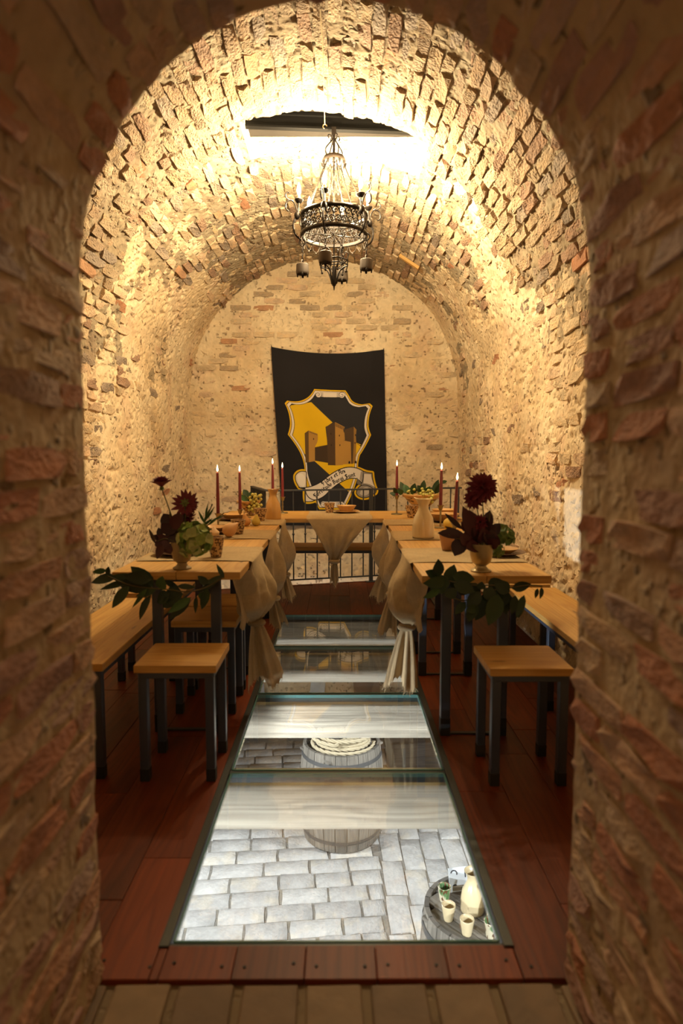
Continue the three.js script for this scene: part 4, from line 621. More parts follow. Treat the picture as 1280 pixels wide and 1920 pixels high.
// ------------------------------------------------------------------ chandelier
{
  const CX = -0.035, CD = 4.5, t = thing('chandelier', 'wrought iron ring chandelier with candle bulbs and hanging bells', 'chandelier', [CX, 2.34, CD]); const y = (v) => v - 2.34;
  const P = (r, a, h) => new THREE.Vector3(r * Math.sin(a), y(h), r * Math.cos(a));      // a: 0 faces the passage
  const RR = 0.215, yb = 2.70, yt = 2.825, A0 = -14 * Math.PI / 180;
  for (const h of [yb, yt]) part('iron_ring', (() => { const g = lathe([[RR - 0.008, y(h) - 0.011], [RR + 0.008, y(h) - 0.011], [RR + 0.010, y(h)], [RR + 0.008, y(h) + 0.011], [RR - 0.008, y(h) + 0.011], [RR - 0.008, y(h) - 0.011]], 64); return g; })(), M.iron, t);
  const scroll = (a, r0, h0, s, k, turns = 1.6) => { const p = []; for (let i = 0; i <= 20; i++) { const q = i / 20 * turns * Math.PI * 2, r = s * (1 - i / 23); p.push(P(r0, a + (k * r * Math.cos(q)) / r0, h0 + r * Math.sin(q))); } return p; };
  for (let i = 0; i < 32; i++) { const a = i / 32 * Math.PI * 2, hm = (yb + yt) / 2, gs = [];
    gs.push(tube(scroll(a + 0.05, RR, hm + 0.026, 0.024, 1), 0.0034, 28, 5), tube(scroll(a - 0.05, RR, hm - 0.026, 0.024, -1), 0.0034, 28, 5), bar(P(RR, a - 0.098, yb + 0.01), P(RR, a + 0.098, yt - 0.01), 0.0032, 5), bar(P(RR, a + 0.098, yb + 0.01), P(RR, a - 0.098, yt - 0.01), 0.0032, 5));
    part('filigree', merge(gs), M.iron, t); }
  for (let i = 0; i < 20; i++) { const a = i / 20 * Math.PI * 2, gs = []; gs.push(tube([P(RR, a - 0.15, yb - 0.01), P(RR + 0.004, a - 0.08, yb - 0.05), P(RR, a, yb - 0.058), P(RR + 0.004, a + 0.08, yb - 0.05), P(RR, a + 0.15, yb - 0.01)], 0.0024, 14, 5), new THREE.SphereGeometry(0.006, 6, 5).translate(...P(RR, a, yb - 0.066).toArray())); part('lower_tracery', merge(gs), M.ironPlate, t); }
  const inner = []; for (let i = 0; i < 6; i++) { const a = A0 + i * Math.PI / 3; inner.push(bar(P(0.02, a, yb), P(RR - 0.005, a, yb), 0.0035, 5)); } part('inner_spokes', merge(inner), M.iron, t);
  for (let i = 0; i < 6; i++) {
    const a = A0 + i * Math.PI / 3, arm = part('arm', merge([tube([P(RR + 0.006, a, yb - 0.05), P(RR + 0.045, a, yb - 0.02), P(RR + 0.06, a, yb + 0.05), P(RR + 0.03, a, yt), P(RR + 0.022, a, 2.90)], 0.0065, 24, 6), tube([P(RR + 0.05, a, yb + 0.06), P(RR + 0.038, a, yt + 0.02), P(RR + 0.07, a, yt + 0.07), P(RR + 0.105, a, yt + 0.055), P(RR + 0.11, a, yt + 0.015), P(RR + 0.09, a, yt + 0.0)], 0.005, 24, 6), tube([P(RR + 0.085, a, yt + 0.07), P(RR + 0.11, a, yt + 0.09), P(RR + 0.10, a, yt + 0.12), P(RR + 0.085, a, yt + 0.115)], 0.0035, 14, 5), new THREE.SphereGeometry(0.028, 10, 8).scale(0.7, 1, 0.7).translate(...P(RR + 0.035, a, yt - 0.02).toArray())]), M.iron, t, 'scrolled iron arm');
    const c = P(RR + 0.022, a, 2.90), dish = lathe([[0.005, -0.018], [0.017, -0.014], [0.028, 0], [0.030, 0.007], [0.025, 0.005], [0, 0.0]], 20); dish.translate(c.x, c.y, c.z); part('drip_dish', dish, M.iron, arm);
    const sl = new THREE.CylinderGeometry(0.010, 0.010, 0.03, 12).translate(c.x, c.y + 0.018, c.z); part('candle_sleeve', sl, M.sleeve, arm);
    const b = lathe([[0.006, 0.033], [0.013, 0.05], [0.0145, 0.066], [0.011, 0.088], [0.004, 0.108], [0, 0.114]], 16); b.translate(c.x, c.y, c.z); part('bulb', b, M.bulb, arm, 'glowing candle bulb');
    const l = new THREE.PointLight(WARM, BULB_I, 0, 2); l.name = 'bulb_light'; l.position.set(CX + c.x, 2.34 + c.y + 0.072, -CD + c.z); l.castShadow = true; l.shadow.radius = 0.7; scene.add(l);
    part('stay_rod', tube([P(RR, a + 0.5, yt), P(0.16, a + 0.5, 2.95), P(0.10, a + 0.5, 3.07), P(0.062, a + 0.5, 3.165)], 0.0032, 20, 5), M.iron, t);
  }
  part('crown_plate', lathe([[0.01, y(3.17)], [0.062, y(3.165)], [0.072, y(3.155)], [0.078, y(3.175)], [0.066, y(3.20)], [0.03, y(3.21)], [0.01, y(3.215)]], 28), M.ironPlate, t, 'worn iron crown plate');
  for (let i = 0; i < 12; i++) { const a = i / 12 * Math.PI * 2; part('crown_leaf', new THREE.ConeGeometry(0.009, 0.03, 5).rotateX(Math.PI).translate(...P(0.076, a, 3.145).toArray()), M.iron, t); }
  for (let i = 0; i < 4; i++) { const a = i * Math.PI / 2 + 0.5; part('top_scroll', tube([P(0.055, a, 3.20), P(0.062, a, 3.24), P(0.03, a, 3.285), P(0.012, a, 3.31), P(0.03, a, 3.335), P(0.045, a, 3.325), P(0.036, a, 3.31)], 0.0042, 26, 6), M.iron, t); }
  part('hanging_rod', merge([bar(P(0, 0, 3.16), P(0, 0, 3.375), 0.008, 8), new THREE.BoxGeometry(0.03, 0.05, 0.02).translate(0, y(3.362), 0)]), M.iron, t);
  const col = []; for (let i = 0; i < 8; i++) { const a = i / 8 * Math.PI * 2; col.push(tube([P(0.03, a, 3.15), P(0.042, a + 0.5, 3.09), P(0.034, a + 1, 3.03), P(0.042, a + 1.5, 2.97)], 0.0022, 18, 4), tube([P(0.03, a, 3.15), P(0.042, a - 0.5, 3.09), P(0.034, a - 1, 3.03), P(0.042, a - 1.5, 2.97)], 0.0022, 18, 4)); } part('lattice_column', merge(col), M.ironPlate, t);
  part('centre_rod', bar(P(0, 0, 3.16), P(0, 0, 2.50), 0.005, 6), M.iron, t);
  // hanging bells
  for (let i = 0; i < 4; i++) {
    const a = A0 + i * Math.PI / 2, hb = 2.475, r = 0.22, c = P(r, a, hb), g = lathe([[0.0, 0.058], [0.038, 0.056], [0.042, 0.05], [0.044, 0.0], [0.042, -0.012], [0.038, -0.012], [0.038, 0.048], [0, 0.05]], 22); g.translate(c.x, c.y, c.z);
    const b = part('bell', g, M.ironPlate, t, 'grey iron bell');
    for (let k = 0; k < 6; k++) { const q = k / 6 * Math.PI * 2; part('bell_tooth', new THREE.SphereGeometry(0.008, 6, 5).scale(1, 1.5, 0.5).rotateY(q).translate(c.x + 0.040 * Math.sin(q), c.y - 0.016, c.z + 0.040 * Math.cos(q)), M.iron, b); }
    part('bell_hoop', new THREE.TorusGeometry(0.026, 0.0045, 6, 18, Math.PI).rotateY(a).translate(c.x, c.y + 0.056, c.z), M.ironPlate, b);
    const links = []; for (let k = 0; k < 6; k++) { const h = 2.56 + k * 0.021; links.push(new THREE.TorusGeometry(0.010, 0.0024, 5, 12).scale(0.7, 1.25, 1).rotateY(k % 2 ? a : a + 1.57).translate(c.x, y(h), c.z)); } links.push(new THREE.TorusGeometry(0.022, 0.0045, 6, 18).rotateY(a + 1.57).translate(...P(r, a, 2.675).toArray())); part('chain', merge(links), M.iron, b);
  }
  // pendant cage
  const cage = []; for (let i = 0; i < 6; i++) { const a = i / 6 * Math.PI * 2 + 0.3, b = a + Math.PI / 3; for (const h of [2.508, 2.538]) cage.push(bar(P(0.092, a, h), P(0.092, b, h), 0.0045, 5)); cage.push(bar(P(0.092, a, 2.50), P(0.092, a, 2.545), 0.004, 5), bar(P(0.092, (a), 2.50), P(0.08, (a), 2.455), 0.004, 5), new THREE.SphereGeometry(0.008, 6, 5).translate(...P(0.082, a, 2.462).toArray()), tube([P(0.092, a, 2.50), P(0.05, a, 2.48), P(0.026, a, 2.43), P(0.014, a, 2.385)], 0.0045, 16, 5), bar(P(0.092, a, 2.54), P(0.092, (a + b) / 2, 2.508), 0.003, 4), tube([P(0.09, a, 2.54), P(0.098, a, 2.575), P(0.075, a, 2.59), P(0.07, a, 2.565)], 0.0035, 12, 5)); }
  part('pendant_cage', merge(cage), M.iron, t, 'six-sided iron cage');
  part('pendant_spike', lathe([[0.0, 0.0], [0.004, 0.012], [0.006, 0.03], [0.014, 0.038], [0.012, 0.05], [0.017, 0.06], [0.012, 0.16], [0, 0.165]], 14), M.iron, t);
  for (let i = 0; i < 3; i++) { const a = i / 3 * Math.PI * 2 + 0.6; part('pendant_rod', bar(P(0.09, a, 2.545), P(0.10, a, yb), 0.0025, 5), M.iron, t); }
}

// ------------------------------------------------------------------ candles in holders
function candle(label, hold, x, d, hh, ch, mat, lean = 0) {
  const y = topAt(x, d), t = thing('candle_holder', hold, 'candle holder', [x, y, d], 0, 'candle holders');
  part('base', lathe([[0, 0], [0.046, 0], [0.047, 0.004], [0.04, 0.007], [0.014, 0.010], [0.008, 0.014], [0, 0.014]], 28), mat, t);
  part('stem', lathe([[0.007, 0.012], [0.0055, hh * 0.3], [0.009, hh * 0.4], [0.0055, hh * 0.5], [0.007, hh * 0.6], [0.0055, hh - 0.034]], 16), mat, t);
  part('socket', lathe([[0.0055, hh - 0.036], [0.012, hh - 0.03], [0.016, hh - 0.012], [0.025, hh], [0.0235, hh + 0.001], [0.0125, hh - 0.006], [0, hh - 0.006]], 20), mat, t);
  const c = thing('candle', label, 'candle', [x, y + hh - 0.004, d], 0, 'burgundy taper candles');
  const r = 0.012; part('taper', lathe([[0, 0], [r, 0], [r * 0.95, ch * 0.5], [r * 0.72, ch * 0.96], [r * 0.5, ch], [0, ch - 0.001]], 16), M.wax, c);
  part('wick', bar(new THREE.Vector3(0, ch - 0.002, 0), new THREE.Vector3(0.001, ch + 0.008, 0), 0.0011, 5), M.wick, c);
  part('flame', lathe([[0.0005, ch + 0.003], [0.0055, ch + 0.010], [0.0065, ch + 0.018], [0.004, ch + 0.034], [0.0012, ch + 0.046], [0, ch + 0.05]], 12), M.flame, c, 'lit candle flame');
  c.rotation.z = lean; const l = new THREE.PointLight(CANDLE, CANDLE_I, 0, 2); l.name = 'candle_light'; l.position.set(x - Math.sin(lean) * (ch + 0.02), y + hh + ch + 0.02, -d); l.castShadow = true; l.shadow.radius = 0.35; scene.add(l);
}
candle('tall lit burgundy taper behind the onion, hydrangea side', 'greenish brass holder behind the onion', -0.827, 4.46, 0.10, 0.285, M.brass);
candle('lit burgundy taper behind the speckled cup nearest the onion', 'low brass holder beside the plates', -0.748, 4.93, 0.085, 0.285, M.brass);
candle('lit burgundy taper rising behind the ochre jug', 'brass holder hidden behind the ochre jug', -0.566, 5.58, 0.15, 0.275, M.brass);
candle('lit burgundy taper beside the ochre jug, in front of the banner', 'slim brass holder beside the ochre jug on the head table', -0.487, 5.62, 0.14, 0.25, M.brass);
candle('lit burgundy taper leaning beside the large dahlia', 'pewter holder behind the dark dahlia leaves', 0.725, 4.10, 0.062, 0.275, M.pewter, -0.04);
candle('lit burgundy taper in the tall holder by the yellow quince', 'tall brass holder beside the yellow quince', 0.69, 4.46, 0.155, 0.245, M.brass, -0.015);
candle('lit burgundy taper left of the fruit bowl on the head table', 'slim brass holder between the banner and the fruit bowl', 0.482, 5.5, 0.16, 0.25, M.brass);

// ------------------------------------------------------------------ things on the tables
function cup(label, x, d, mat, h = 0.092, r = 0.043) { const t = thing('cup', label, 'cup', [x, topAt(x, d), d], rr(0, 6), 'cups on the tables'); cupParts(t, mat, h, r); }
cup('speckled clay cup beside the green hydrangea head', -0.595, 3.14, M.speckle, 0.098, 0.040);
cup('speckled clay cup in front of the pears', -0.632, 4.08, M.speckle, 0.09, 0.046);
cup('speckled clay cup in front of the ochre jug', -0.592, 4.90, M.speckle, 0.095, 0.048);
cup('speckled clay cup beside the stacked plates on the head table', -0.085, 5.62, M.speckle, 0.085, 0.046);
cup('brown cup half hidden by dark leaves, in front of the cream jug', 0.561, 3.37, M.clay, 0.085, 0.045);
cup('speckled clay cup in front of the fruit bowl, behind the cream jug', 0.575, 5.20, M.speckle, 0.10, 0.05);
function jug(label, x, d, mat, h, r, turn) { const t = thing('jug', label, 'jug', [x, topAt(x, d), d], turn, 'jugs'); jugParts(t, mat, h, r); }
jug('ochre glazed jug at the corner of the head table', -0.512, 5.06, M.ochre, 0.235, 0.062, -0.4);
jug('cream glazed jug on the dahlia side runner', 0.499, 3.88, M.cream, 0.232, 0.066, 2.6);
function dish(t, mat, r, y = 0, h = 0.018) { return part('plate', lathe([[0, y], [r * 0.55, y], [r * 0.62, y + 0.004], [r * 0.98, y + h], [r, y + h + 0.002], [r * 0.97, y + h + 0.003], [r * 0.6, y + 0.008], [0, y + 0.007]], 40), mat, t); }
function plates(label, x, d, list) { const t = thing('plate_stack', label, 'plates', [x, topAt(x, d), d], 0, 'stacked plates'); let y = 0; for (const [m, r, h] of list) { dish(t, m, r, y, h); y += h > 0.02 ? h * 0.75 : 0.009; } }
plates('dark plate under a shallow ochre bowl behind the low brass holder', -0.80, 4.97, [[M.darkPlate, 0.13, 0.016], [M.plate, 0.105, 0.035]]);
plates('dark brown plate half hidden behind the hydrangea vase', -0.80, 3.22, [[M.darkPlate, 0.12, 0.016], [M.darkPlate, 0.09, 0.03]]);
plates('dark plate with a shallow bowl behind the first speckled cup', -0.80, 4.12, [[M.darkPlate, 0.12, 0.016], [M.plate, 0.1, 0.03]]);
plates('ochre plate with a shallow bowl in the middle of the head table', 0.06, 5.62, [[M.plate, 0.115, 0.016], [M.plate, 0.085, 0.05]]);
plates('dark plate on the runner behind the pewter vase', 0.80, 3.2, [[M.darkPlate, 0.115, 0.016], [M.plate, 0.08, 0.022]]);
plates('stacked ochre plates behind the tall brass holder', 0.775, 4.84, [[M.darkPlate, 0.13, 0.016], [M.plate, 0.115, 0.05]]);
plates('stacked ochre plates at the corner of the head table behind the quince', 0.845, 5.28, [[M.plate, 0.125, 0.016], [M.plate, 0.10, 0.05]]);
for (const [lb, x, d, a] of [['small dark fork beside the onion', -0.70, 4.22, 0.35], ['small dark knife beside the onion', -0.67, 4.25, 0.25]]) { const t = thing('cutlery', lb, 'cutlery', [x, topAt(x, d), d], a, 'cutlery by the plates'); part('handle', box(0.012, 0.004, 0.1, 0, 0, 0.02, 'z', 0.0015), M.nail, t); part('blade', box(0.016, 0.002, 0.08, 0, 0.001, -0.07, 'z', 0.0008), M.pewter, t); }
// fruit
function fruit(name, label, cat, x, d, mat, pr, stemH, turn = 0, lieOver = 0, y) { const t = thing(name, label, cat, [x, y ?? topAt(x, d), d], turn); const g = lathe(pr, 26); if (lieOver) { g.rotateZ(lieOver); g.computeBoundingBox(); g.translate(0, -g.boundingBox.min.y, 0); } part('flesh', g, mat, t); if (stemH) { const topY = pr[pr.length - 1][1], s = bar(new THREE.Vector3(0, topY - 0.006, 0), new THREE.Vector3(0.004, topY + stemH, 0), 0.0018, 5); if (lieOver) { s.rotateZ(lieOver); } part('stalk', s, M.wick, t); if (lieOver) { const b = lathe(pr, 8); b.rotateZ(lieOver); b.computeBoundingBox(); t.children[1].position.y = -b.boundingBox.min.y; } } return t; }
const pearP = (r) => [[0, 0], [r * 0.5, 0.002], [r * 0.95, r * 0.5], [r, r * 0.9], [r * 0.85, r * 1.4], [r * 0.5, r * 2.0], [r * 0.36, r * 2.4], [r * 0.2, r * 2.6], [0, r * 2.62]], roundP = (r) => [[0, 0], [r * 0.4, 0.002], [r * 0.85, r * 0.45], [r, r], [r * 0.85, r * 1.55], [r * 0.4, r * 1.9], [0, r * 1.96]];
fruit('pear', 'blushed pear beside the speckled cup in front of the pears', 'pear', -0.647, 4.58, M.pearRed, pearP(0.033), 0.018, 0.5, 0.25);
fruit('pear', 'yellow pear beside the blushed pear', 'pear', -0.588, 4.60, M.pear, pearP(0.031), 0.018, 2, 0.2);
fruit('onion', 'pale brown onion lying behind the first speckled cup', 'onion', -0.690, 3.90, M.onion, [[0, 0], [0.02, 0.002], [0.038, 0.02], [0.042, 0.042], [0.034, 0.068], [0.016, 0.09], [0.006, 0.106], [0, 0.11]], 0, 0.2, -0.9);
fruit('garlic', 'garlic bulb behind the green hydrangea head', 'garlic', -0.745, 3.88, M.garlic, [[0, 0], [0.018, 0.002], [0.032, 0.018], [0.03, 0.036], [0.014, 0.052], [0.006, 0.066], [0, 0.067]], 0);
fruit('quince', 'round yellow quince by the tall brass holder', 'quince', 0.728, 4.33, M.quince, roundP(0.041), 0.01);
// fruit bowls
function leafGeo(B, T, w, nrm, bend = 0.12, fold = 0.25, rows = 5) {
  const ax = T.clone().sub(B), L = ax.length(); ax.normalize(); const side = new THREE.Vector3().crossVectors(ax, nrm).normalize(), n = new THREE.Vector3().crossVectors(side, ax).normalize();
  return surface(2, rows, (u, v) => { const a = u * 2 - 1, k = Math.pow(Math.sin(Math.PI * Math.pow(clamp(v, 0.0, 1), 0.8)), 0.8) * w / 2; return B.clone().addScaledVector(ax, v * L).addScaledVector(side, a * Math.max(k, 0.0008)).addScaledVector(n, bend * L * (v - v * v) * 2 + fold * k * Math.abs(a)); });
}
function grapes(label, x, d, y, spread, n, drop) { const t = thing('grape_bunch', label, 'grapes', [x, y, d], 0, 'bunches of grapes'); const geo = new THREE.SphereGeometry(0.0135, 12, 9), at = []; let k = 0; while (at.length < n && k++ < 4000) { const p = new THREE.Vector3(rr(-spread[0], spread[0]), rr(0, spread[1]), rr(-spread[2], spread[2])); if ((p.x / spread[0]) ** 2 + (p.z / spread[2]) ** 2 > 1 || at.some((q) => q.distanceTo(p) < 0.022)) continue; at.push(p); } for (const p of at) { if (drop && p.z > spread[2] * 0.3) p.y -= drop * rnd(); const m = part('grape', geo, M.grape, t); m.position.copy(p); } part('stalk', bar(new THREE.Vector3(0, 0, 0), new THREE.Vector3(0.01, spread[1] + 0.02, 0), 0.002, 5), M.stem, t); return t; }
function footedBowl(label, x, d, r, h, mat) { const t = thing('fruit_bowl', label, 'bowl', [x, topAt(x, d), d]); part('bowl_body', lathe([[0, 0], [r * 0.42, 0], [r * 0.44, 0.008], [r * 0.30, h * 0.22], [r * 0.40, h * 0.36], [r * 0.78, h * 0.72], [r * 0.90, h * 0.86], [r * 0.88, h * 0.87], [r * 0.7, h * 0.7], [r * 0.3, h * 0.4], [0, h * 0.38]], 40), mat, t); part('bowl_rim', lathe([[r * 0.88, h * 0.85], [r * 0.96, h * 0.85], [r, h * 0.97], [r * 0.98, h], [r * 0.94, h], [r * 0.9, h * 0.88]], 40), M.plate, t, 'plain ochre rim'); }
footedBowl('footed speckled bowl heaped with grapes and leaves on the head table', 0.695, 5.55, 0.165, 0.17, M.speckle);
grapes('green grapes heaped in the bowl on the dahlia side', 0.70, 5.55, TOP + 0.135, [0.135, 0.085, 0.12], 70, 0);
grapes('green grapes hanging over the rim of the bowl on the dahlia side', 0.73, 5.40, TOP + 0.10, [0.05, 0.085, 0.018], 16, 0.0);
footedBowl('footed speckled bowl with grapes and a pear on the hydrangea side', -0.755, 5.45, 0.10, 0.12, M.speckle);
grapes('green grapes spilling from the bowl on the hydrangea side', -0.69, 5.37, TOP + 0.03, [0.05, 0.15, 0.028], 34, 0);
fruit('pear', 'yellow pear on top of the grapes, hydrangea side bowl', 'pear', -0.745, 5.45, M.pear, pearP(0.04), 0.02, 0, 0.7, TOP + 0.10);
function sprig(name, label, cat, at, stems, leaves, mats, d, jitter, group) {      // stems and leaves given as pixels on the upright plane at distance d
  const o = at, t = thing(name, label, cat, [o.x, o.y, -o.z], 0, group);
  for (const s of stems) part('stem', tube(s.map((p, i) => pix(p[0], p[1], d + (p[2] ?? 0)).sub(o)), 0.0028, 18, 5), M.stem, t);
  for (const [bx, by, tx, ty, w, m] of leaves) { const k = rr(-jitter, jitter), B = pix(bx, by, d + k * 0.5).sub(o), T = pix(tx, ty, d + k + rr(-0.02, 0.02)).sub(o), nrm = new THREE.Vector3(rr(-0.5, 0.5), rr(-0.1, 0.7), 1).normalize(); part('leaf', leafGeo(B, T, 1.35 * w / FPX * d, nrm, rr(-0.12, 0.14)), m ?? pick(mats), t); }
  return t;
}
{ const L = [], bx = 785, by = 927; for (const [x0, y0, x1, y1, w] of [[760, 925, 750, 903, 9], [765, 926, 757, 908, 10], [772, 922, 778, 906, 9], [790, 922, 795, 900, 9], [788, 922, 782, 910, 10], [812, 924, 822, 899, 9], [815, 926, 826, 905, 10], [745, 930, 730, 924, 8], [744, 925, 738, 914, 7], [800, 924, 806, 912, 9], [778, 925, 770, 914, 10], [826, 905, 838, 902, 5], [755, 926, 744, 918, 8]]) L.push([x0, y0, x1, y1, w]); sprig('laurel_sprig', 'green laurel leaves stuck among the grapes, dahlia side bowl', 'leaves', pix(bx, by + 8, 5.5), [[[755, 928], [785, 924], [815, 926]]], L, [M.leaf[1], M.leaf[2], M.leaf[1]], 5.5, 0.06); }
sprig('laurel_sprig', 'dark green leaves by the pear in the hydrangea side bowl', 'leaves', pix(468, 945, 5.4), [[[466, 950], [462, 938], [458, 926]]], [[466, 938, 445, 929, 8], [464, 930, 456, 918, 9], [468, 935, 470, 922, 9], [466, 950, 460, 935, 12], [470, 955, 465, 938, 12], [472, 952, 474, 938, 12]], M.leaf, 5.4, 0.03);

// ------------------------------------------------------------------ vases and flowers
function goblet(label, x, d, h, r, mat) { const t = thing('vase', label, 'vase', [x, topAt(x, d), d], 0, 'goblet vases'); part('bowl', lathe([[0, h * 0.22], [r * 0.45, h * 0.22], [r * 0.78, h * 0.34], [r * 0.93, h * 0.6], [r, h * 0.98], [r * 0.99, h], [r * 0.95, h], [r * 0.88, h * 0.6], [r * 0.5, h * 0.3], [0, h * 0.28]], 36), mat, t); part('foot', lathe([[0, 0], [r * 0.85, 0], [r * 0.86, 0.006], [r * 0.6, h * 0.10], [r * 0.42, h * 0.19], [r * 0.5, h * 0.24], [0, h * 0.24]], 36), mat, t); }
goblet('stoneware goblet vase with dark leaves and a green hydrangea head', -0.686, 2.835, 0.118, 0.047, M.stoneware);
goblet('pewter goblet vase with dark leaves and a large dahlia', 0.604, 2.765, 0.118, 0.051, M.pewter);
function flowerStem(t, a, b) { part('stem', tube([a, a.clone().lerp(b, 0.5).add(new THREE.Vector3(0.008, 0, 0.004)), b], 0.0025, 14, 5), M.greenStem, t); }
function dahlia(label, at, foot, r, dir, mat, rows, cup = 0) {
  const t = thing('dahlia', label, 'flower', [foot.x, foot.y, -foot.z], 0, 'dahlias'), c = at.clone().sub(foot), q = new THREE.Quaternion().setFromUnitVectors(new THREE.Vector3(0, 1, 0), dir.clone().normalize());
  flowerStem(t, new THREE.Vector3(), c.clone().addScaledVector(dir, -0.01));
  for (let j = 0; j < rows; j++) { const n = Math.round(lerp(15, 6, j / rows)), tilt = lerp(cup ? 0.62 : -0.25, cup ? 1.4 : 1.25, j / rows), len = r * lerp(1, 0.55, j / rows); for (let i = 0; i < n; i++) { const a = (i + (j % 2) * 0.5) / n * Math.PI * 2 + rr(-0.08, 0.08), tl = tilt + rr(-0.12, 0.12), rad = new THREE.Vector3(Math.cos(a), 0, Math.sin(a)), D = rad.clone().multiplyScalar(Math.cos(tl)).add(new THREE.Vector3(0, Math.sin(tl), 0)), B = rad.clone().multiplyScalar(0.006).add(new THREE.Vector3(0, 0.004 * j, 0)), T = B.clone().addScaledVector(D, len * rr(0.9, 1.08)), N = new THREE.Vector3(0, 1, 0).addScaledVector(rad, -0.5); const g = leafGeo(B, T, r * (cup ? 0.62 : 0.36), N, 0.10, 0.5); g.applyQuaternion(q); g.translate(c.x, c.y, c.z); part('petal', g, mat, t); } }
  const cx = []; for (let i = 0; i < 7; i++) { const a = i / 7 * 6.283, rad = new THREE.Vector3(Math.cos(a), 0, Math.sin(a)); cx.push(leafGeo(new THREE.Vector3(0, -0.012, 0), rad.clone().multiplyScalar(0.022).add(new THREE.Vector3(0, -0.012 - 0.004, 0)), 0.010, new THREE.Vector3(0, 1, 0))); } const g = merge([...cx, new THREE.SphereGeometry(0.010, 8, 6).translate(0, -0.008, 0)]); g.applyQuaternion(q); g.translate(c.x, c.y, c.z); part('calyx', g, M.calyx, t, 'green calyx');
}
function hydrangea(label, at, foot, r, mats, n) {
  const t = thing('hydrangea', label, 'flower', [foot.x, foot.y, -foot.z], 0, 'hydrangea heads'), c = at.clone().sub(foot); flowerStem(t, new THREE.Vector3(), c);
  for (let i = 0; i < n; i++) { const yy = 1 - 1.75 * (i + 0.5) / n, a = i * 2.39996, s = Math.sqrt(1 - yy * yy), N = new THREE.Vector3(s * Math.cos(a), yy, s * Math.sin(a)).add(new THREE.Vector3(rr(-0.3, 0.3), rr(-0.3, 0.3), rr(-0.3, 0.3))).normalize(), u = new THREE.Vector3(0, 1, 0.3).cross(N).normalize(), w = N.clone().cross(u), o = c.clone().addScaledVector(N, r * rr(0.62, 0.96)), gs = []; for (let k = 0; k < 4; k++) { const b = k * Math.PI / 2 + i * 1.7, D = u.clone().multiplyScalar(Math.cos(b)).addScaledVector(w, Math.sin(b)).addScaledVector(N, rr(0.1, 0.6)); gs.push(leafGeo(o, o.clone().addScaledVector(D, r * 0.34), r * 0.42, N, rr(-0.1, 0.3), 0.25, 7)); } part('floret', merge(gs), mats[i % mats.length], t); }
  part('flower_core', new THREE.SphereGeometry(r * 0.5, 14, 10).translate(c.x, c.y, c.z), mats[mats.length - 1], t);
}
const fl = V(-0.686, topAt(-0.686, 2.835) + 0.06, 2.835), fr2 = V(0.604, TOP + 0.06, 2.765);
dahlia('upright half-open purple dahlia high above the stoneware vase', pix(303, 912, 2.85), fl, 0.048, new THREE.Vector3(-0.05, 1, 0.1), M.dahliaPurple, 4, 1);
dahlia('drooping dark red dahlia turned away, above the green hydrangea', pix(348, 944, 2.84), fl, 0.058, new THREE.Vector3(0.1, -0.35, -0.9), M.dahlia, 4);
dahlia('small dark red dahlia hanging beneath the drooping one', pix(350, 968, 2.86), fl, 0.038, new THREE.Vector3(0.1, -0.8, 0.4), M.dahlia, 3);
dahlia('large dark red dahlia above the pewter vase', pix(904, 914, 2.77), fr2, 0.066, new THREE.Vector3(0.15, 0.35, 0.95), M.dahlia, 6);
dahlia('dark red dahlia nodding beside the large one', pix(889, 935, 2.79), fr2, 0.046, new THREE.Vector3(-0.5, 0.2, 0.8), M.dahlia, 4);
dahlia('dark red dahlia low among the leaves of the pewter vase', pix(899, 980, 2.76), fr2, 0.036, new THREE.Vector3(-0.1, 0.4, 0.9), M.dahlia, 4);
hydrangea('large pale green hydrangea head leaning over the stoneware vase', pix(366, 1012, 2.77), fl, 0.078, M.hydrangea, 64);
hydrangea('small dark green hydrangea head beside the pewter vase', pix(941, 1005, 2.82), fr2, 0.052, M.hydrangeaDark, 44);
hydrangea('small dark green hydrangea head below the other, beside the pewter vase', pix(934, 1032, 2.80), fr2, 0.034, M.hydrangeaDark, 20);
const zl = (a) => a.map(([bx, by, tx, ty, w, m]) => [250 + bx / 6.4, 880 + by / 6.4, 250 + tx / 6.4, 880 + ty / 6.4, w / 6.4, m]);
sprig('dark_foliage', 'dark purple leaves in the stoneware vase', 'leaves', fl.clone(), [[[340, 1022], [322, 985], [318, 960]], [[338, 1022], [310, 1010], [295, 1015]]], zl([[430, 660, 360, 530, 120], [480, 720, 560, 520, 130], [450, 760, 330, 650, 110], [400, 800, 480, 600, 140], [390, 850, 250, 800, 100], [260, 890, 185, 715, 45], [330, 800, 300, 700, 60], [440, 860, 255, 910, 160], [350, 900, 280, 1075, 90], [460, 900, 340, 980, 140], [520, 850, 560, 620, 130], [500, 880, 430, 720, 150], [540, 880, 480, 740, 150], [420, 900, 330, 870, 150], [450, 730, 345, 650, 40, M.leaf[2]], [560, 640, 600, 540, 70], [300, 830, 220, 800, 50]]), M.redLeaf, 2.82, 0.05);
sprig('fennel_sprig', 'feathery green sprig behind the hydrangea head', 'leaves', fl.clone(), [[[345, 1020], [380, 985], [398, 945]], [[370, 1000], [395, 980], [420, 962]]], [[380, 985, 392, 955, 4], [383, 980, 372, 958, 4], [386, 975, 402, 950, 3], [390, 985, 412, 968, 4], [378, 988, 398, 972, 4], [385, 972, 390, 944, 3], [392, 978, 424, 964, 3]], [M.leaf[2], M.leaf[3]], 2.9, 0.04);
const zr = (a) => a.map(([bx, by, tx, ty, w, m]) => [820 + bx / 7.11, 880 + by / 7.11, 820 + tx / 7.11, 880 + ty / 7.11, w / 7.11, m]);
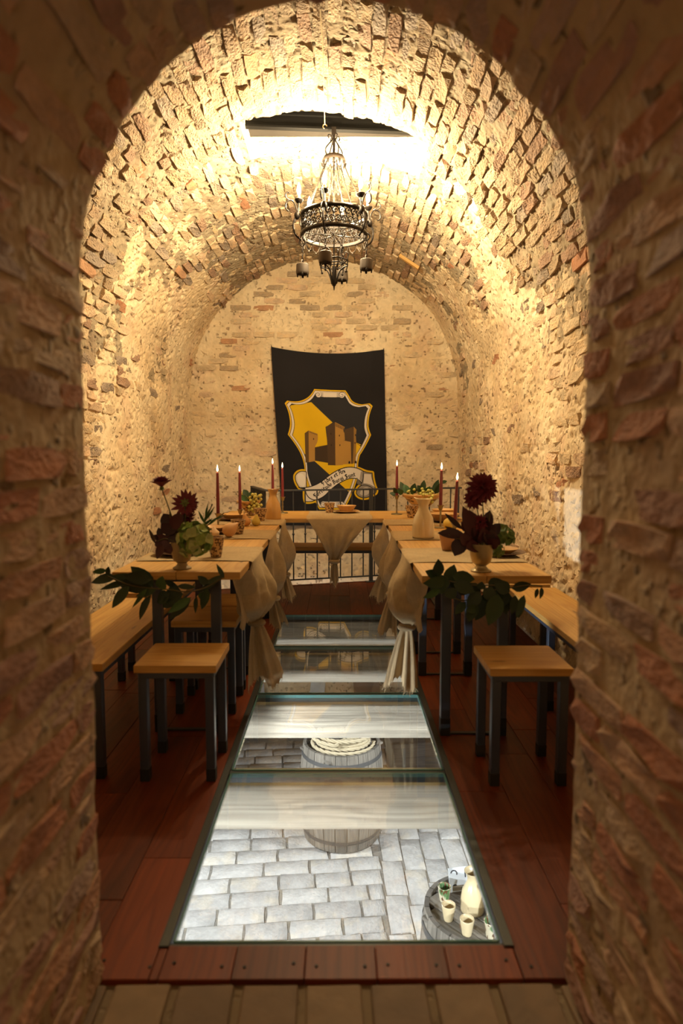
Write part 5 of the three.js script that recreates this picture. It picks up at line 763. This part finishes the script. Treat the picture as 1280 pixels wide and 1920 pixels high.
sprig('dark_foliage', 'dark purple leaves in the pewter vase', 'leaves', fr2.clone(), [[[903, 1025], [880, 985], [868, 955]], [[903, 1025], [915, 985], [918, 960]], [[900, 1022], [865, 1012], [840, 1003]]], zr([[500, 900, 335, 495, 150], [440, 830, 315, 700, 120], [560, 900, 420, 540, 160], [640, 800, 700, 545, 120], [600, 860, 660, 640, 130], [700, 880, 835, 720, 120], [620, 900, 780, 760, 170], [340, 870, 0, 850, 110], [330, 930, 225, 1155, 160], [400, 920, 100, 760, 65], [330, 800, 95, 585, 55], [560, 1010, 380, 1060, 150], [480, 1000, 560, 760, 170], [650, 1010, 750, 860, 170], [700, 980, 640, 780, 160], [420, 1000, 300, 860, 160], [560, 960, 520, 680, 170], [720, 1000, 800, 880, 140], [480, 940, 380, 780, 160], [600, 980, 600, 780, 170], [420, 960, 200, 900, 110], [500, 1010, 420, 900, 160], [680, 1020, 820, 940, 120]]), M.redLeaf, 2.77, 0.06);
// leaf garlands along the front ends of the tables
const gl = (a) => a.map(([bx, by, tx, ty, w, m]) => [170 + bx / 4.74, 1040 + by / 4.74, 170 + tx / 4.74, 1040 + ty / 4.74, (w ?? 45) / 4.74, m]), gr = (a) => a.map(([bx, by, tx, ty, w, m]) => [780 + bx / 4.74, 1040 + by / 4.74, 780 + tx / 4.74, 1040 + ty / 4.74, (w ?? 45) / 4.74, m]);
const sl = (a) => a.map((p) => [170 + p[0] / 4.74, 1040 + p[1] / 4.74]), sr = (a) => a.map((p) => [780 + p[0] / 4.74, 1040 + p[1] / 4.74]);
sprig('leaf_garland', 'dark green leaf garland hung on the end of the hydrangea table', 'garland', pix(310, 1105, 2.70), [sl([[150, 190], [350, 270], [560, 300], [700, 310], [830, 330], [1000, 300], [1180, 200]]), sl([[560, 300], [500, 360], [470, 470]])], gl([[140, 140, 15, 155, 40, M.leaf[2]], [230, 200, 5, 250, 75], [360, 230, 85, 310, 50, M.leaf[1]], [340, 280, 190, 475, 75], [560, 280, 355, 105, 100], [545, 220, 290, 190, 90], [545, 290, 230, 250, 100], [630, 310, 640, 190, 85, M.leaf[2]], [580, 310, 400, 370, 55], [500, 300, 370, 470, 32, M.leaf[2]], [535, 360, 435, 580, 62], [655, 225, 785, 300, 42], [690, 300, 800, 320, 60], [700, 340, 590, 430, 95], [820, 350, 620, 400, 120], [890, 380, 685, 520, 60, M.leaf[3]], [890, 400, 690, 575, 62], [770, 280, 935, 290, 42], [950, 330, 1180, 190, 40], [1040, 300, 985, 487, 62, M.leaf[1]], [940, 370, 930, 520, 36], [1020, 260, 1175, 180, 40], [1185, 210, 1118, 85, 32], [1050, 270, 950, 190, 55], [440, 240, 170, 190, 80], [150, 180, 160, 105, 40], [740, 380, 640, 470, 80], [1000, 330, 980, 400, 50, M.leaf[2]]]), [M.leaf[0], M.leaf[0], M.leaf[1]], 2.70, 0.045, 'leaf garlands');
sprig('leaf_garland', 'dark green leaf garland hung on the end of the large dahlia table', 'garland', pix(900, 1110, 2.61), [sr([[110, 345], [200, 320], [420, 410], [600, 330], [860, 290], [1000, 270], [1120, 280]]), sr([[190, 220], [330, 240], [520, 270], [760, 270]])], gr([[190, 200, 195, 38, 85], [190, 190, 80, 145, 65, M.leaf[1]], [270, 230, 60, 255, 85, M.leaf[1]], [270, 250, 340, 88, 95], [320, 190, 520, 220, 95], [210, 310, 62, 385, 52, M.leaf[2]], [180, 220, 240, 350, 130], [280, 300, 340, 395, 90], [490, 260, 360, 300, 80], [330, 260, 520, 330, 100], [570, 310, 585, 240, 60], [440, 420, 345, 530, 62, M.leaf[1]], [570, 330, 450, 470, 90], [520, 420, 465, 600, 85], [620, 400, 525, 585, 95], [640, 300, 770, 230, 100], [720, 330, 610, 430, 110], [730, 350, 640, 630, 130], [760, 330, 800, 530, 120], [850, 300, 1020, 262, 75], [830, 330, 690, 240, 95], [880, 360, 850, 530, 65], [930, 380, 910, 565, 75], [1080, 300, 1058, 388, 28], [1115, 290, 1098, 394, 34], [960, 360, 890, 565, 55], [650, 330, 560, 560, 90], [280, 200, 170, 300, 120], [330, 170, 400, 330, 110], [600, 300, 700, 420, 100], [800, 300, 720, 480, 110], [470, 250, 560, 380, 90], [360, 290, 480, 330, 80], [540, 470, 440, 500, 60]]), [M.leaf[0], M.leaf[0], M.leaf[1]], 2.61, 0.05, 'leaf garlands');

// ------------------------------------------------------------------ added fill lamp behind the camera, brightens the passage bricks
{
  const t = thing('passage_fill_lamp', 'added unseen warm globe behind the viewer, fill light for the passage', 'lamp', [PX, 1.93, -1.3]);
  part('globe', new THREE.SphereGeometry(0.06, 20, 14), std({ color: lin(1, 0.9, 0.75), emissive: lin(1, 0.75, 0.45), emissiveIntensity: 1.2 }), t); part('lamp_rod', bar(new THREE.Vector3(0, 0.05, 0), new THREE.Vector3(0, 0.255, 0), 0.006), M.iron, t);
  const l = new THREE.PointLight(new THREE.Color().setRGB(1, 0.72, 0.42), CORRIDOR_FILL_I, 0, 2); l.name = 'passage_fill_light'; l.position.set(PX, 1.93, 1.3); l.castShadow = true; l.shadow.radius = 3; scene.add(l);
}
scene.traverse((o) => { if (o.isMesh) o.castShadow = o.receiveShadow = true; });
renderer.render(scene, camera);
